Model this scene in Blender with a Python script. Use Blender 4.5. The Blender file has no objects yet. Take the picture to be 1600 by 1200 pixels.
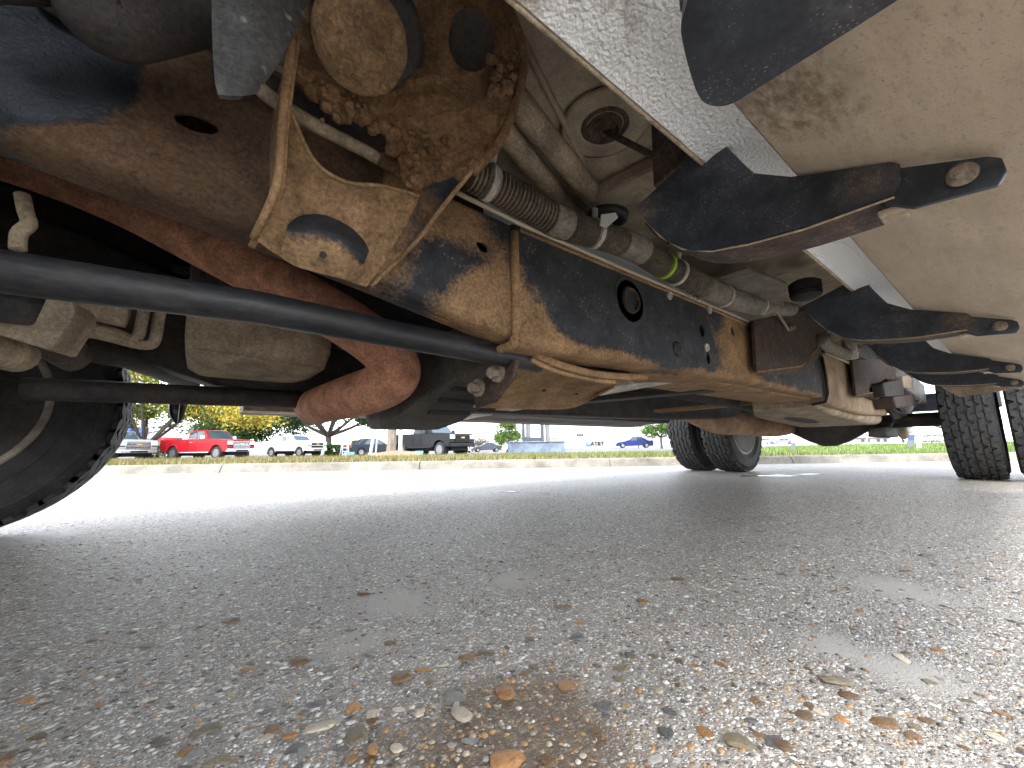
import bpy, bmesh, math, random
import numpy as np
from mathutils import Vector, Matrix, noise as mnoise
from mathutils.geometry import tessellate_polygon

random.seed(7)
rng = np.random.default_rng(7)
scene = bpy.context.scene
col = scene.collection
R = math.radians

# ------------------------------------------------------------------ camera
# world: X = towards the truck's tail, Y = across to its far side, Z up, origin on the concrete below the lens
FPX = 620.0
CAM = np.array([0.0, 0.0, 0.24])
def _d(px, py):
    return np.array([(px - 800) / FPX, -(py - 600) / FPX, 1.0])
_ex = _d(1608, 690); _ex /= np.linalg.norm(_ex)
_ez = np.cross(_ex, _d(150, 710)); _ez /= np.linalg.norm(_ez)
if _ez[1] < 0: _ez = -_ez
_ey = np.cross(_ez, _ex)
if _ey[2] < 0: _ey = -_ey
MW = np.array([_ex, _ey, _ez])
cam_d = bpy.data.cameras.new('camera')
cam_d.sensor_width = 36.0
cam_d.lens = 36.0 * FPX / 1600.0
cam_d.clip_start = 0.01
cam_d.clip_end = 3000
cam = bpy.data.objects.new('camera', cam_d)
col.objects.link(cam)
_m = Matrix.Identity(4)
for _i in range(3):
    _m[_i][0] = MW[_i][0]; _m[_i][1] = MW[_i][1]; _m[_i][2] = -MW[_i][2]; _m[_i][3] = CAM[_i]
cam.matrix_world = _m
scene.camera = cam

# ------------------------------------------------------------------ sky, sun, exposure
SUN_EL, SUN_AZ = 52.0, 200.0       # azimuth of the direction TO the sun, measured from +X towards +Y
w = bpy.data.worlds.new('World'); scene.world = w; w.use_nodes = True
nt = w.node_tree; nt.nodes.clear()
sky = nt.nodes.new('ShaderNodeTexSky'); sky.sky_type = 'NISHITA'; sky.sun_disc = False
sky.sun_elevation = R(SUN_EL)
sky.sun_rotation = R(90.0 - SUN_AZ)
sky.air_density = 1.0; sky.dust_density = 2.5; sky.ozone_density = 1.0
bg = nt.nodes.new('ShaderNodeBackground'); bg.inputs[1].default_value = 0.15
out = nt.nodes.new('ShaderNodeOutputWorld')
# broken white cloud deck all round, closing up towards the horizon as a deck does
tc = nt.nodes.new('ShaderNodeTexCoord')
sx = nt.nodes.new('ShaderNodeSeparateXYZ')
zz = nt.nodes.new('ShaderNodeMath'); zz.operation = 'MAXIMUM'; zz.inputs[1].default_value = 0.0
za = nt.nodes.new('ShaderNodeMath'); za.operation = 'ADD'; za.inputs[1].default_value = 0.16
vd = nt.nodes.new('ShaderNodeVectorMath'); vd.operation = 'DIVIDE'
cx = nt.nodes.new('ShaderNodeCombineXYZ')
cn = nt.nodes.new('ShaderNodeTexNoise'); cn.inputs['Scale'].default_value = 1.5; cn.inputs['Detail'].default_value = 8
cr = nt.nodes.new('ShaderNodeMapRange'); cr.inputs[1].default_value = 0.40; cr.inputs[2].default_value = 0.60
cr.inputs[3].default_value = 0.0; cr.inputs[4].default_value = 1.0
el = nt.nodes.new('ShaderNodeMapRange'); el.inputs[1].default_value = 0.0; el.inputs[2].default_value = 0.7; el.inputs[3].default_value = 0.65; el.inputs[4].default_value = 0.0
mx = nt.nodes.new('ShaderNodeMath'); mx.operation = 'MAXIMUM'
cm = nt.nodes.new('ShaderNodeMix'); cm.data_type = 'RGBA'; cm.inputs[7].default_value = (12.5, 12.9, 13.4, 1)
L = nt.links.new
L(tc.outputs['Generated'], sx.inputs[0]); L(sx.outputs[2], zz.inputs[0]); L(zz.outputs[0], za.inputs[0])
for _k in range(3): L(za.outputs[0], cx.inputs[_k])
L(tc.outputs['Generated'], vd.inputs[0]); L(cx.outputs[0], vd.inputs[1]); L(vd.outputs[0], cn.inputs[0]); L(cn.outputs[0], cr.inputs[0])
L(zz.outputs[0], el.inputs[0]); L(el.outputs[0], mx.inputs[0]); L(cr.outputs[0], mx.inputs[1])
L(mx.outputs[0], cm.inputs[0]); L(sky.outputs[0], cm.inputs[6]); L(cm.outputs[2], bg.inputs[0]); L(bg.outputs[0], out.inputs[0])

sd = bpy.data.lights.new('sun', 'SUN'); sd.energy = 1.2; sd.angle = R(14); sd.color = (1, .96, .9)
sun = bpy.data.objects.new('sun', sd); col.objects.link(sun)
_sv = Vector((math.cos(R(SUN_EL)) * math.cos(R(SUN_AZ)), math.cos(R(SUN_EL)) * math.sin(R(SUN_AZ)), math.sin(R(SUN_EL))))
sun.rotation_euler = _sv.to_track_quat('Z', 'Y').to_euler()
vs = scene.view_settings
vs.view_transform = 'Standard'; vs.look = 'None'; vs.exposure = 1.9; vs.gamma = 1.0; vs.use_curve_mapping = False
scene.render.engine = 'CYCLES'
scene.cycles.use_denoising = True
scene.cycles.use_adaptive_sampling = True; scene.cycles.adaptive_threshold = 0.03
scene.cycles.max_bounces = 5; scene.cycles.diffuse_bounces = 4; scene.cycles.glossy_bounces = 2
scene.cycles.transmission_bounces = 3; scene.cycles.sample_clamp_indirect = 6
scene.cycles.caustics_reflective = False; scene.cycles.caustics_refractive = False

# ------------------------------------------------------------------ placing helpers
def P(px, py, Y=None, Z=None, X=None, F=None):
    """point of the place seen at a photo pixel, at a known distance across / height / length / depth"""
    r = MW @ _d(px, py)
    if X is not None: t = (X - CAM[0]) / r[0]
    elif Y is not None: t = (Y - CAM[1]) / r[1]
    elif Z is not None: t = (Z - CAM[2]) / r[2]
    else: t = F
    return Vector(CAM + r * t)
def depth(p):
    return float((MW.T @ (np.array(p) - CAM))[2])
def B(px, F, z=0.0):
    """ground position at photo column px and depth F, height z"""
    Rr = (px - 800) / FPX * F
    U = (z - CAM[2] - MW[2][0] * Rr - MW[2][2] * F) / MW[2][1]
    p = CAM + MW @ np.array([Rr, U, F]); return Vector(p)

# ------------------------------------------------------------------ mesh helpers
def mesh_obj(name, verts, faces, mat=None, parent=None, smooth=False, bevel=0, seg=2, auto=None):
    me = bpy.data.meshes.new(name)
    me.from_pydata([tuple(v) for v in verts], [], [tuple(f) for f in faces])
    me.update()
    bm = bmesh.new(); bm.from_mesh(me)
    bmesh.ops.recalc_face_normals(bm, faces=bm.faces); bm.to_mesh(me); bm.free()
    if mat: me.materials.append(mat)
    o = bpy.data.objects.new(name, me); col.objects.link(o)
    if parent: o.parent = parent
    if smooth: me.polygons.foreach_set('use_smooth', [True] * len(me.polygons))
    if bevel:
        b = o.modifiers.new('bevel', 'BEVEL'); b.width = bevel; b.segments = seg; b.limit_method = 'ANGLE'; b.angle_limit = R(35)
    if auto and smooth:
        me.set_sharp_from_angle(angle=R(auto))
    return o
class MB:
    def __init__(s): s.v = []; s.f = []
    def add(s, v, f):
        n = len(s.v); s.v += [Vector(x) for x in v]; s.f += [tuple(i + n for i in q) for q in f]; return s
    def box(s, a, b, rot=None, c=None):
        a, b = Vector(a), Vector(b)
        v = [Vector((x, y, z)) for x in (a.x, b.x) for y in (a.y, b.y) for z in (a.z, b.z)]
        if rot is not None:
            c = Vector(c) if c is not None else (a + b) / 2
            v = [c + rot @ (q - c) for q in v]
        return s.add(v, [(0, 1, 3, 2), (4, 6, 7, 5), (0, 4, 5, 1), (2, 3, 7, 6), (0, 2, 6, 4), (1, 5, 7, 3)])
    def tube(s, pts, r, seg=12, caps=True):
        pts = [Vector(p) for p in pts]; n = len(pts)
        rr = [r] * n if not hasattr(r, '__len__') else list(r)
        vs_, fs = [], []
        t0 = (pts[1] - pts[0]).normalized()
        up = Vector((0, 0, 1)) if abs(t0.z) < .9 else Vector((1, 0, 0))
        a = t0.cross(up).normalized()
        for i in range(n):
            t = (pts[min(i + 1, n - 1)] - pts[max(i - 1, 0)]).normalized()
            a = (a - t * a.dot(t)).normalized(); b = t.cross(a)
            for k in range(seg):
                q = 2 * math.pi * k / seg
                vs_.append(pts[i] + (a * math.cos(q) + b * math.sin(q)) * rr[i])
        for i in range(n - 1):
            for k in range(seg):
                k2 = (k + 1) % seg
                fs.append((i * seg + k, i * seg + k2, (i + 1) * seg + k2, (i + 1) * seg + k))
        if caps:
            fs.append(tuple(range(seg - 1, -1, -1))); fs.append(tuple((n - 1) * seg + k for k in range(seg)))
        return s.add(vs_, fs)
    def lathe(s, prof, seg=32, origin=(0, 0, 0), axis=(0, 0, 1), closed=False):
        o = Vector(origin); ax = Vector(axis).normalized()
        a = ax.orthogonal().normalized(); b = ax.cross(a)
        v, f = [], []; n = len(prof)
        for k in range(seg):
            q = 2 * math.pi * k / seg; d = a * math.cos(q) + b * math.sin(q)
            v += [o + d * r + ax * h for r, h in prof]
        for k in range(seg):
            k2 = (k + 1) % seg
            for i in range(n - 1 + (1 if closed else 0)):
                j = (i + 1) % n
                f.append((k * n + i, k2 * n + i, k2 * n + j, k * n + j))
        if not closed:
            if prof[0][0] > 1e-6: f.append(tuple(k * n for k in range(seg)))
            if prof[-1][0] > 1e-6: f.append(tuple(k * n + n - 1 for k in range(seg - 1, -1, -1)))
        return s.add(v, f)
    def plate(s, pts, th, holes=(), n=None):
        """flat or bent polygon sheet; th = thickness along its normal"""
        loops = [[Vector(p) for p in pts]] + [[Vector(p) for p in h] for h in holes]
        if n is None:
            n = Vector((0, 0, 0)); l = loops[0]
            for i in range(len(l)):
                n += (l[i] - l[0]).cross(l[(i + 1) % len(l)] - l[0])
            n.normalize()
            if n.dot(Vector(CAM) - l[0]) < 0: n = -n
        n = Vector(n)
        tris = tessellate_polygon(loops)
        flat = [p for l in loops for p in l]; N = len(flat)
        v = flat + [p - n * th for p in flat]
        f = [tuple(t) for t in tris] + [(t[2] + N, t[1] + N, t[0] + N) for t in tris]
        o = 0
        for l in loops:
            m = len(l)
            for i in range(m):
                j = (i + 1) % m
                f.append((o + i, o + j, o + j + N, o + i + N))
            o += m
        return s.add(v, f)
    def loft(s, rings, close=True, caps=True):
        n = len(rings[0]); v = [p for r_ in rings for p in r_]; f = []
        for i in range(len(rings) - 1):
            for k in range(n if close else n - 1):
                k2 = (k + 1) % n
                f.append((i * n + k, i * n + k2, (i + 1) * n + k2, (i + 1) * n + k))
        if caps and close:
            f.append(tuple(range(n - 1, -1, -1))); f.append(tuple((len(rings) - 1) * n + k for k in range(n)))
        return s.add(v, f)
    def build(s, name, mat=None, parent=None, **k):
        return mesh_obj(name, s.v, s.f, mat, parent, **k)

def catmull(pts, n=8):
    pts = [Vector(p) for p in pts]; o = []
    for i in range(len(pts) - 1):
        p0, p1, p2, p3 = pts[max(i - 1, 0)], pts[i], pts[i + 1], pts[min(i + 2, len(pts) - 1)]
        for k in range(n):
            t = k / n
            o.append(.5 * ((2 * p1) + (p2 - p0) * t + (2 * p0 - 5 * p1 + 4 * p2 - p3) * t * t + (3 * p1 - p0 - 3 * p2 + p3) * t ** 3))
    o.append(pts[-1]); return o
def cr1(vals, n=8):
    return [v.x for v in catmull([(a, 0, 0) for a in vals], n)]
def circle_pts(c, ax, r, n=20, r2=None, up=None):
    c = Vector(c); ax = Vector(ax).normalized()
    a = Vector(up) if up else ax.orthogonal(); a = (a - ax * a.dot(ax)).normalized(); b = ax.cross(a); r2 = r2 or r
    return [c + a * math.cos(2 * math.pi * k / n) * r + b * math.sin(2 * math.pi * k / n) * r2 for k in range(n)]
def cut(o, cutters):
    """subtract cutter meshes from a mesh, bake, and drop the cutters"""
    for c in cutters:
        m = o.modifiers.new('cut', 'BOOLEAN'); m.operation = 'DIFFERENCE'; m.object = c; m.solver = 'EXACT'
    bpy.context.view_layer.update()
    dg = bpy.context.evaluated_depsgraph_get()
    me = bpy.data.meshes.new_from_object(o.evaluated_get(dg))
    o.modifiers.clear(); o.data = me
    for c in cutters: bpy.data.objects.remove(c)
    return o
def sheet(name, rows, th, mat, parent, sub=3, amp=0.0, freq=30.0, amp2=0.0, freq2=90., smooth=True):
    """bent sheet through rows of points, finely divided, roughened along its normal (caked dirt)"""
    rows = [catmull(r_, sub) for r_ in rows]
    n = len(rows[0]); cols = [catmull([r_[i] for r_ in rows], sub) for i in range(n)]
    m = len(cols[0]); G = [[cols[i][j] for i in range(n)] for j in range(m)]
    v = []; N = []
    for j in range(m):
        for i in range(n):
            du = G[j][min(i + 1, n - 1)] - G[j][max(i - 1, 0)]; dv = G[min(j + 1, m - 1)][i] - G[max(j - 1, 0)][i]
            q = du.cross(dv)
            q = q.normalized() if q.length > 1e-12 else Vector((0, 0, -1))
            if q.dot(Vector(CAM) - G[j][i]) < 0: q = -q
            N.append(q); p = G[j][i]; d = 0
            if amp: d += amp * (mnoise.fractal(p * freq, 1.0, 2.0, 4) + .15)
            if amp2: d += amp2 * max(0, mnoise.noise(p * freq2))
            v.append(p + q * d)
    base = len(v)
    v += [G[k // n][k % n] - N[k] * th for k in range(m * n)]
    f = []
    for j in range(m - 1):
        for i in range(n - 1):
            a = j * n + i; f.append((a, a + 1, a + n + 1, a + n)); f.append((base + a, base + a + n, base + a + n + 1, base + a + 1))
    for i in range(n - 1):
        f.append((i, base + i, base + i + 1, i + 1)); a = (m - 1) * n + i; f.append((a, a + 1, base + a + 1, base + a))
    for j in range(m - 1):
        a = j * n; f.append((a, a + n, base + a + n, base + a)); a = j * n + n - 1; f.append((a, base + a, base + a + n, a + n))
    return mesh_obj(name, v, f, mat, parent, smooth=smooth, auto=50)

def empty(name, loc=(0, 0, 0), rz=0.0):
    o = bpy.data.objects.new(name, None); col.objects.link(o)
    o.location = loc; o.rotation_euler = (0, 0, rz); o.empty_display_size = .2
    return o
def tag(o, label=None, cat=None, group=None, kind=None):
    if label: o['label'] = label
    if cat: o['category'] = cat
    if group: o['group'] = group
    if kind: o['kind'] = kind
    return o

# ------------------------------------------------------------------ materials
def new_mat(name):
    m = bpy.data.materials.new(name); m.use_nodes = True
    n = m.node_tree; b = n.nodes['Principled BSDF']
    return m, n, b
def rgb(c): return (c[0], c[1], c[2], 1)
def plain(name, c, rough=.6, metal=0.0, spec=.5, coat=0.0, emit=None):
    m, n, b = new_mat(name)
    b.inputs['Base Color'].default_value = rgb(c); b.inputs['Roughness'].default_value = rough
    b.inputs['Metallic'].default_value = metal; b.inputs['Specular IOR Level'].default_value = spec
    b.inputs['Coat Weight'].default_value = coat
    return m
def N_(n, t, **k):
    q = n.nodes.new(t)
    for a, v in k.items():
        if a.startswith('i_'):
            q.inputs[int(a[2:])].default_value = v
        else: setattr(q, a, v)
    return q
def noise_n(n, co, scale, detail=6, rough=.6, dist=0.0):
    q = n.nodes.new('ShaderNodeTexNoise'); q.inputs['Scale'].default_value = scale; q.inputs['Detail'].default_value = detail
    q.inputs['Roughness'].default_value = rough; q.inputs['Distortion'].default_value = dist
    n.links.new(co, q.inputs['Vector']); return q.outputs[0]
def ramp(n, x, a, b, lo=0.0, hi=1.0):
    q = n.nodes.new('ShaderNodeMapRange'); q.inputs[1].default_value = a; q.inputs[2].default_value = b
    q.inputs[3].default_value = lo; q.inputs[4].default_value = hi; n.links.new(x, q.inputs[0]); return q.outputs[0]
def mth(n, op, a, b=None):
    q = n.nodes.new('ShaderNodeMath'); q.operation = op
    for i, x in enumerate((a, b)):
        if x is None: continue
        if isinstance(x, (int, float)): q.inputs[i].default_value = x
        else: n.links.new(x, q.inputs[i])
    return q.outputs[0]
def mixc(n, fac, a, b):
    q = n.nodes.new('ShaderNodeMix'); q.data_type = 'RGBA'
    for i, x in ((0, fac), (6, a), (7, b)):
        if isinstance(x, (int, float)): q.inputs[i].default_value = x
        elif isinstance(x, tuple): q.inputs[i].default_value = rgb(x)
        else: n.links.new(x, q.inputs[i])
    return q.outputs[2]
def coord(n, stretch=None):
    t = n.nodes.new('ShaderNodeTexCoord').outputs['Object']
    if stretch:
        m = n.nodes.new('ShaderNodeMapping'); m.inputs['Scale'].default_value = stretch; n.links.new(t, m.inputs[0]); return m.outputs[0]
    return t
def bump(n, b, h, strength=.5, dist=.003):
    q = n.nodes.new('ShaderNodeBump'); q.inputs['Strength'].default_value = strength; q.inputs['Distance'].default_value = dist
    n.links.new(h, q.inputs['Height']); n.links.new(q.outputs[0], b.inputs['Normal'])
def grime(name, base, mud, cover=.5, scale=9.0, soft=.04, mud2=None, speck=None, rough=.55, mrough=.9, stretch=None,
          blots=(), clear=(), zband=None, b_str=.75, b_dist=.004, fine=170.0, metal=0.0, var=.35):
    """painted steel under dried mud: cover 0..1, blots / clear = (point, radius) where mud stuck / paint shows"""
    m, n, b = new_mat(name); L_ = n.links.new
    co = coord(n, stretch); raw = coord(n)
    big = noise_n(n, co, scale, 6, .62, .4); sm = noise_n(n, co, fine, 4, .65); mid = noise_n(n, co, scale * 4.3, 5, .68, .3)
    grain = noise_n(n, raw, 750, 2, .6)
    x = mth(n, 'ADD', mth(n, 'ADD', mth(n, 'MULTIPLY', big, .56), mth(n, 'MULTIPLY', mid, .26)), mth(n, 'MULTIPLY', sm, .18))
    sepn = n.nodes.new('ShaderNodeSeparateXYZ'); L_(raw, sepn.inputs[0])
    for pts, sgn in ((blots, 1), (clear, -1)):
        for p, r_ in pts:
            dv = n.nodes.new('ShaderNodeVectorMath'); dv.operation = 'DISTANCE'; L_(raw, dv.inputs[0]); dv.inputs[1].default_value = tuple(p)
            x = mth(n, 'ADD', x, ramp(n, dv.outputs['Value'], 0, r_, .34 * sgn, 0))
    if zband:                                # (low z, height of its fringe): mud splashed up from below
        for z0, wd, amt in zband:
            x = mth(n, 'ADD', x, ramp(n, sepn.outputs[2], z0 - wd, z0 + wd, amt, 0))
    fac = ramp(n, x, (1 - cover) - soft, (1 - cover) + soft)
    mc = mixc(n, ramp(n, mid, .35, .68), mud, mud2 or tuple(c * (1 - var) for c in mud))
    mc = mixc(n, ramp(n, sm, .3, .75, 0, .5), mc, tuple(min(1, c * 1.55) for c in mud))
    bc = mixc(n, ramp(n, mid, .35, .7), base, tuple(min(1, c * 1.7 + .006) for c in base))
    c = mixc(n, fac, bc, mc)
    if speck:
        v = n.nodes.new('ShaderNodeTexVoronoi'); v.inputs['Scale'].default_value = speck[1]; L_(raw, v.inputs['Vector'])
        c = mixc(n, mth(n, 'MULTIPLY', ramp(n, v.outputs['Distance'], .10, .26, 1, 0), ramp(n, mid, .47, .60)), c, speck[0])
    vv = mth(n, 'MULTIPLY', ramp(n, sm, .28, .72, .74, 1.26), ramp(n, grain, .25, .75, .84, 1.16))
    vv = mth(n, 'MULTIPLY', vv, ramp(n, noise_n(n, co, scale * 1.9, 3, .55, .6), .32, .68, .68, 1.28))
    vm = n.nodes.new('ShaderNodeVectorMath'); vm.operation = 'SCALE'; L_(c, vm.inputs[0]); L_(vv, vm.inputs['Scale']); c = vm.outputs[0]
    L_(c, b.inputs['Base Color'])
    L_(ramp(n, fac, 0, 1, rough, mrough), b.inputs['Roughness'])
    b.inputs['Metallic'].default_value = metal
    b.inputs['Specular IOR Level'].default_value = .4
    hgt = mth(n, 'ADD', mth(n, 'MULTIPLY', fac, .6), mth(n, 'ADD', mth(n, 'MULTIPLY', sm, .5), mth(n, 'MULTIPLY', mid, .6)))
    bump(n, b, hgt, b_str, b_dist)
    return m

MUD = (.33, .215, .12); MUD2 = (.20, .115, .055); MUDD = (.155, .085, .045); DUST = (.42, .33, .225)
BLK = (.022, .026, .034)

# ================================================================== SETTING
# ---- concrete with exposed aggregate
def concrete_mat():
    m, n, b = new_mat('worn_concrete'); L_ = n.links.new
    co = coord(n)
    big = noise_n(n, co, .9, 5, .6, .3); mid = noise_n(n, co, 7, 6, .65, .3); fine = noise_n(n, co, 90, 4, .6); grit = noise_n(n, co, 420, 3, .7)
    c = mixc(n, ramp(n, mid, .3, .7), (.25, .232, .205), (.385, .362, .325))
    c = mixc(n, ramp(n, big, .35, .7, 0, .45), c, (.38, .36, .325))
    c = mixc(n, ramp(n, grit, .36, .62, .9, 0), c, (.11, .10, .09))
    # smooth bare cement scars (no stones showing)
    scar = None
    for (px, py, r_) in ((1420, 925, .10), (1420, 1050, .07), (1300, 1010, .05), (620, 940, .10), (800, 905, .09), (560, 1000, .06), (60, 840, .16)):
        p = P(px, py, Z=0)
        dv = n.nodes.new('ShaderNodeVectorMath'); dv.operation = 'DISTANCE'; L_(co, dv.inputs[0]); dv.inputs[1].default_value = tuple(p)
        s_ = ramp(n, mth(n, 'ADD', dv.outputs['Value'], ramp(n, mid, 0, 1, -r_ * .9, r_ * .9)), r_ * .35, r_ * .9, 1, 0)
        scar = s_ if scar is None else mth(n, 'MAXIMUM', scar, s_)
    expo = mth(n, 'SUBTRACT', 1.0, mth(n, 'MULTIPLY', scar, .9))
    # stones ground flush with the surface, two sizes
    hs = None
    for sc, thr, seed in ((360, .42, 7), (150, .34, 0), (62, .22, 3)):
        mp_ = n.nodes.new('ShaderNodeMapping'); mp_.inputs['Location'].default_value = (seed, seed * .7, 0); mp_.inputs['Scale'].default_value = (1, 1.35, .01); L_(co, mp_.inputs[0])
        v = n.nodes.new('ShaderNodeTexVoronoi'); v.inputs['Scale'].default_value = sc; L_(mp_.outputs[0], v.inputs['Vector'])
        sp = n.nodes.new('ShaderNodeSeparateColor'); L_(v.outputs['Color'], sp.inputs[0])
        ins = ramp(n, v.outputs['Distance'], thr, thr + .12, 1, 0)
        ins = mth(n, 'MULTIPLY', ins, ramp(n, sp.outputs[2], *((.18, .22) if sc > 200 else (.42, .46))))
        ins = mth(n, 'MULTIPLY', ins, expo)
        rp = n.nodes.new('ShaderNodeValToRGB'); L_(sp.outputs[0], rp.inputs[0]); rp.color_ramp.interpolation = 'CONSTANT'
        stops = [(0, (.07, .065, .06)), (.14, (.18, .165, .15)), (.30, (.42, .40, .37)), (.46, (.27, .245, .21)), (.62, (.62, .60, .56)), (.80, (.22, .15, .09)), (.86, (.40, .27, .14)), (.90, (.76, .74, .70))]
        for k, (q, cc) in enumerate(stops):
            e = rp.color_ramp.elements[k] if k < 2 else rp.color_ramp.elements.new(q)
            e.position = q; e.color = rgb(cc)
        c = mixc(n, ins, c, rp.outputs[0])
        h = mth(n, 'MULTIPLY', ins, ramp(n, v.outputs['Distance'], 0, .4, 1, .4))
        hs = h if hs is None else mth(n, 'ADD', hs, h)
    c = mixc(n, mth(n, 'MULTIPLY', scar, .55), c, (.43, .41, .37))
    # brown silt lying between the stones in front of the lens
    p = P(800, 1180, Z=0)
    dv = n.nodes.new('ShaderNodeVectorMath'); dv.operation = 'DISTANCE'; L_(co, dv.inputs[0]); dv.inputs[1].default_value = tuple(p)
    silt = ramp(n, mth(n, 'ADD', dv.outputs['Value'], ramp(n, mid, 0, 1, -.10, .10)), .075, .15, .88, 0)
    c = mixc(n, silt, c, mixc(n, ramp(n, fine, .35, .65), (.06, .04, .022), (.135, .09, .048)))
    L_(c, b.inputs['Base Color']); b.inputs['Specular IOR Level'].default_value = .55
    L_(ramp(n, hs, 0, 1, .58, .40), b.inputs['Roughness'])
    bump(n, b, mth(n, 'ADD', mth(n, 'MULTIPLY', hs, 1.0), mth(n, 'MULTIPLY', grit, .5)), .7, .003)
    return m
M_conc = concrete_mat()
# edge of the kerb: a line well beyond the truck
KA, KB = B(-500, 4.55), B(2300, 5.6)
KA.z = KB.z = 0
kd = (KB - KA).normalized(); kn = Vector((-kd.y, kd.x, 0))
if kn.dot(Vector((MW[0][2], MW[1][2], 0))) < 0: kn = -kn
KA = KA - kd * 30; KB = KB + kd * 40; KL = (KB - KA).length
o_ = [KA, KB, KB - kn * 40, KA - kn * 40]
lot = MB().plate([Vector((p.x, p.y, 0)) for p in o_], .25, n=(0, 0, 1)).build('concrete_lot', M_conc)
tag(lot, 'grey concrete lot with worn exposed aggregate under the truck', kind='structure')

# ---- loose and embedded stones near the lens
def stone_mat(name, c1, c2, rough=.45):
    m, n, b = new_mat(name); co = coord(n)
    oi = n.nodes.new('ShaderNodeObjectInfo')
    ad = n.nodes.new('ShaderNodeVectorMath'); n.links.new(co, ad.inputs[0]); n.links.new(oi.outputs['Random'], ad.inputs[1])
    x = noise_n(n, ad.outputs[0], 3.2, 6, .65, .8)
    c = mixc(n, ramp(n, x, .36, .64), c1, c2)
    hv = n.nodes.new('ShaderNodeHueSaturation'); n.links.new(c, hv.inputs['Color'])
    n.links.new(ramp(n, oi.outputs['Random'], 0, 1, .65, 1.25), hv.inputs['Value'])
    n.links.new(hv.outputs[0], b.inputs['Base Color']); b.inputs['Roughness'].default_value = rough
    bump(n, b, x, .35, .25)
    return m
SM = [stone_mat('stone_amber', (.36, .18, .055), (.22, .105, .04), .42), stone_mat('stone_rust', (.165, .098, .042), (.10, .06, .03)),
      stone_mat('stone_cream', (.50, .44, .34), (.38, .32, .23), .55), stone_mat('stone_slate', (.06, .06, .062), (.10, .095, .09)),
      stone_mat('stone_olive', (.16, .13, .075), (.10, .085, .055)), stone_mat('stone_grey', (.30, .29, .27), (.21, .20, .185))]
def stone_mesh(mat, seed):
    bm = bmesh.new(); bmesh.ops.create_icosphere(bm, subdivisions=2, radius=1)
    for v in bm.verts:
        q = v.co + Vector((seed * 7.3, seed * 3.1, seed))
        v.co *= 1 + .5 * mnoise.noise(q * 1.0) + .2 * mnoise.noise(q * 2.2)
        v.co.x += .25 * v.co.y * math.sin(seed * 2.1)
        v.co.z = max(v.co.z, -.25); v.co.z = min(v.co.z, .72 + .06 * mnoise.noise(q * 2))
    me = bpy.data.meshes.new('stone'); bm.to_mesh(me); bm.free(); me.materials.append(mat)
    me.polygons.foreach_set('use_smooth', [True] * len(me.polygons)); return me
SMESH = [[stone_mesh(SM[k], k * 5 + j) for j in range(5)] for k in range(6)]
hand = [(790, 1083, 34, 20, 0), (790, 1190, 52, 24, 0), (628, 1058, 34, 20, 1), (497, 1137, 50, 14, 2), (555, 1152, 36, 26, 4), (552, 1108, 24, 16, 0),
        (722, 1115, 36, 24, 2), (468, 1033, 36, 14, 1), (660, 1047, 30, 8, 0), (735, 1026, 40, 9, 1), (427, 1140, 30, 14, 1), (452, 1150, 22, 10, 0),
        (323, 1140, 40, 14, 4), (495, 1100, 30, 10, 3), (360, 970, 26, 10, 1), (943, 1105, 34, 12, 3), (1310, 1065, 60, 12, 4), (1328, 1087, 32, 12, 1),
        (1385, 1132, 40, 14, 1), (1258, 1118, 30, 12, 1), (1150, 1158, 38, 24, 4), (1225, 1165, 26, 16, 1), (857, 1190, 24, 20, 1), (1030, 1080, 14, 10, 2),
        (584, 1118, 22, 16, 2), (655, 1115, 18, 12, 2), (620, 1168, 22, 12, 2), (583, 1172, 24, 14, 0), (548, 1186, 20, 12, 0), (252, 1160, 22, 14, 3),
        (1005, 940, 24, 8, 1), (880, 948, 30, 7, 1), (570, 928, 24, 8, 1), (545, 985, 18, 6, 4), (610, 1005, 20, 8, 1), (760, 1020, 26, 10, 4), (985, 1025, 20, 10, 4), (340, 1190, 40, 14, 4), (1060, 905, 24, 8, 1), (1448, 868, 28, 7, 3), (1415, 893, 22, 6, 1)]
nst = 0
def put_stone(p, a, b_, h, k, rz):
    global nst
    o = bpy.data.objects.new('stone', SMESH[k][nst % 5]); col.objects.link(o); o.parent = lot
    o.location = p; o.scale = (a, b_, h); o.rotation_euler = (random.uniform(-.12, .12), random.uniform(-.12, .12), rz); nst += 1
view_right = math.atan2(MW[1][0], MW[0][0])
for px, py, wd, ht, k in hand:
    p = P(px, py, Z=0); F_ = depth(p); a = wd / 2 * F_ / FPX
    b_ = max(a * .45, min(a * 1.1, ht / 2 * F_ / FPX * 1.9))
    put_stone(p, a, b_, min(a, b_) * .42, k, view_right + random.uniform(-.2, .2))
while nst < 300:
    px, py = random.uniform(-20, 1620), 1205 - 330 * random.random() ** .8
    p = P(px, py, Z=0); F_ = depth(p)
    a = random.uniform(.0032, .0078) * (1.0 if random.random() < .88 else 1.5)
    b_ = a * random.uniform(.5, .9)
    put_stone(p, a, b_, b_ * random.uniform(.16, .36), random.choices(range(6), (16, 20, 9, 18, 18, 19))[0], random.uniform(0, 6.28))
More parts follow.
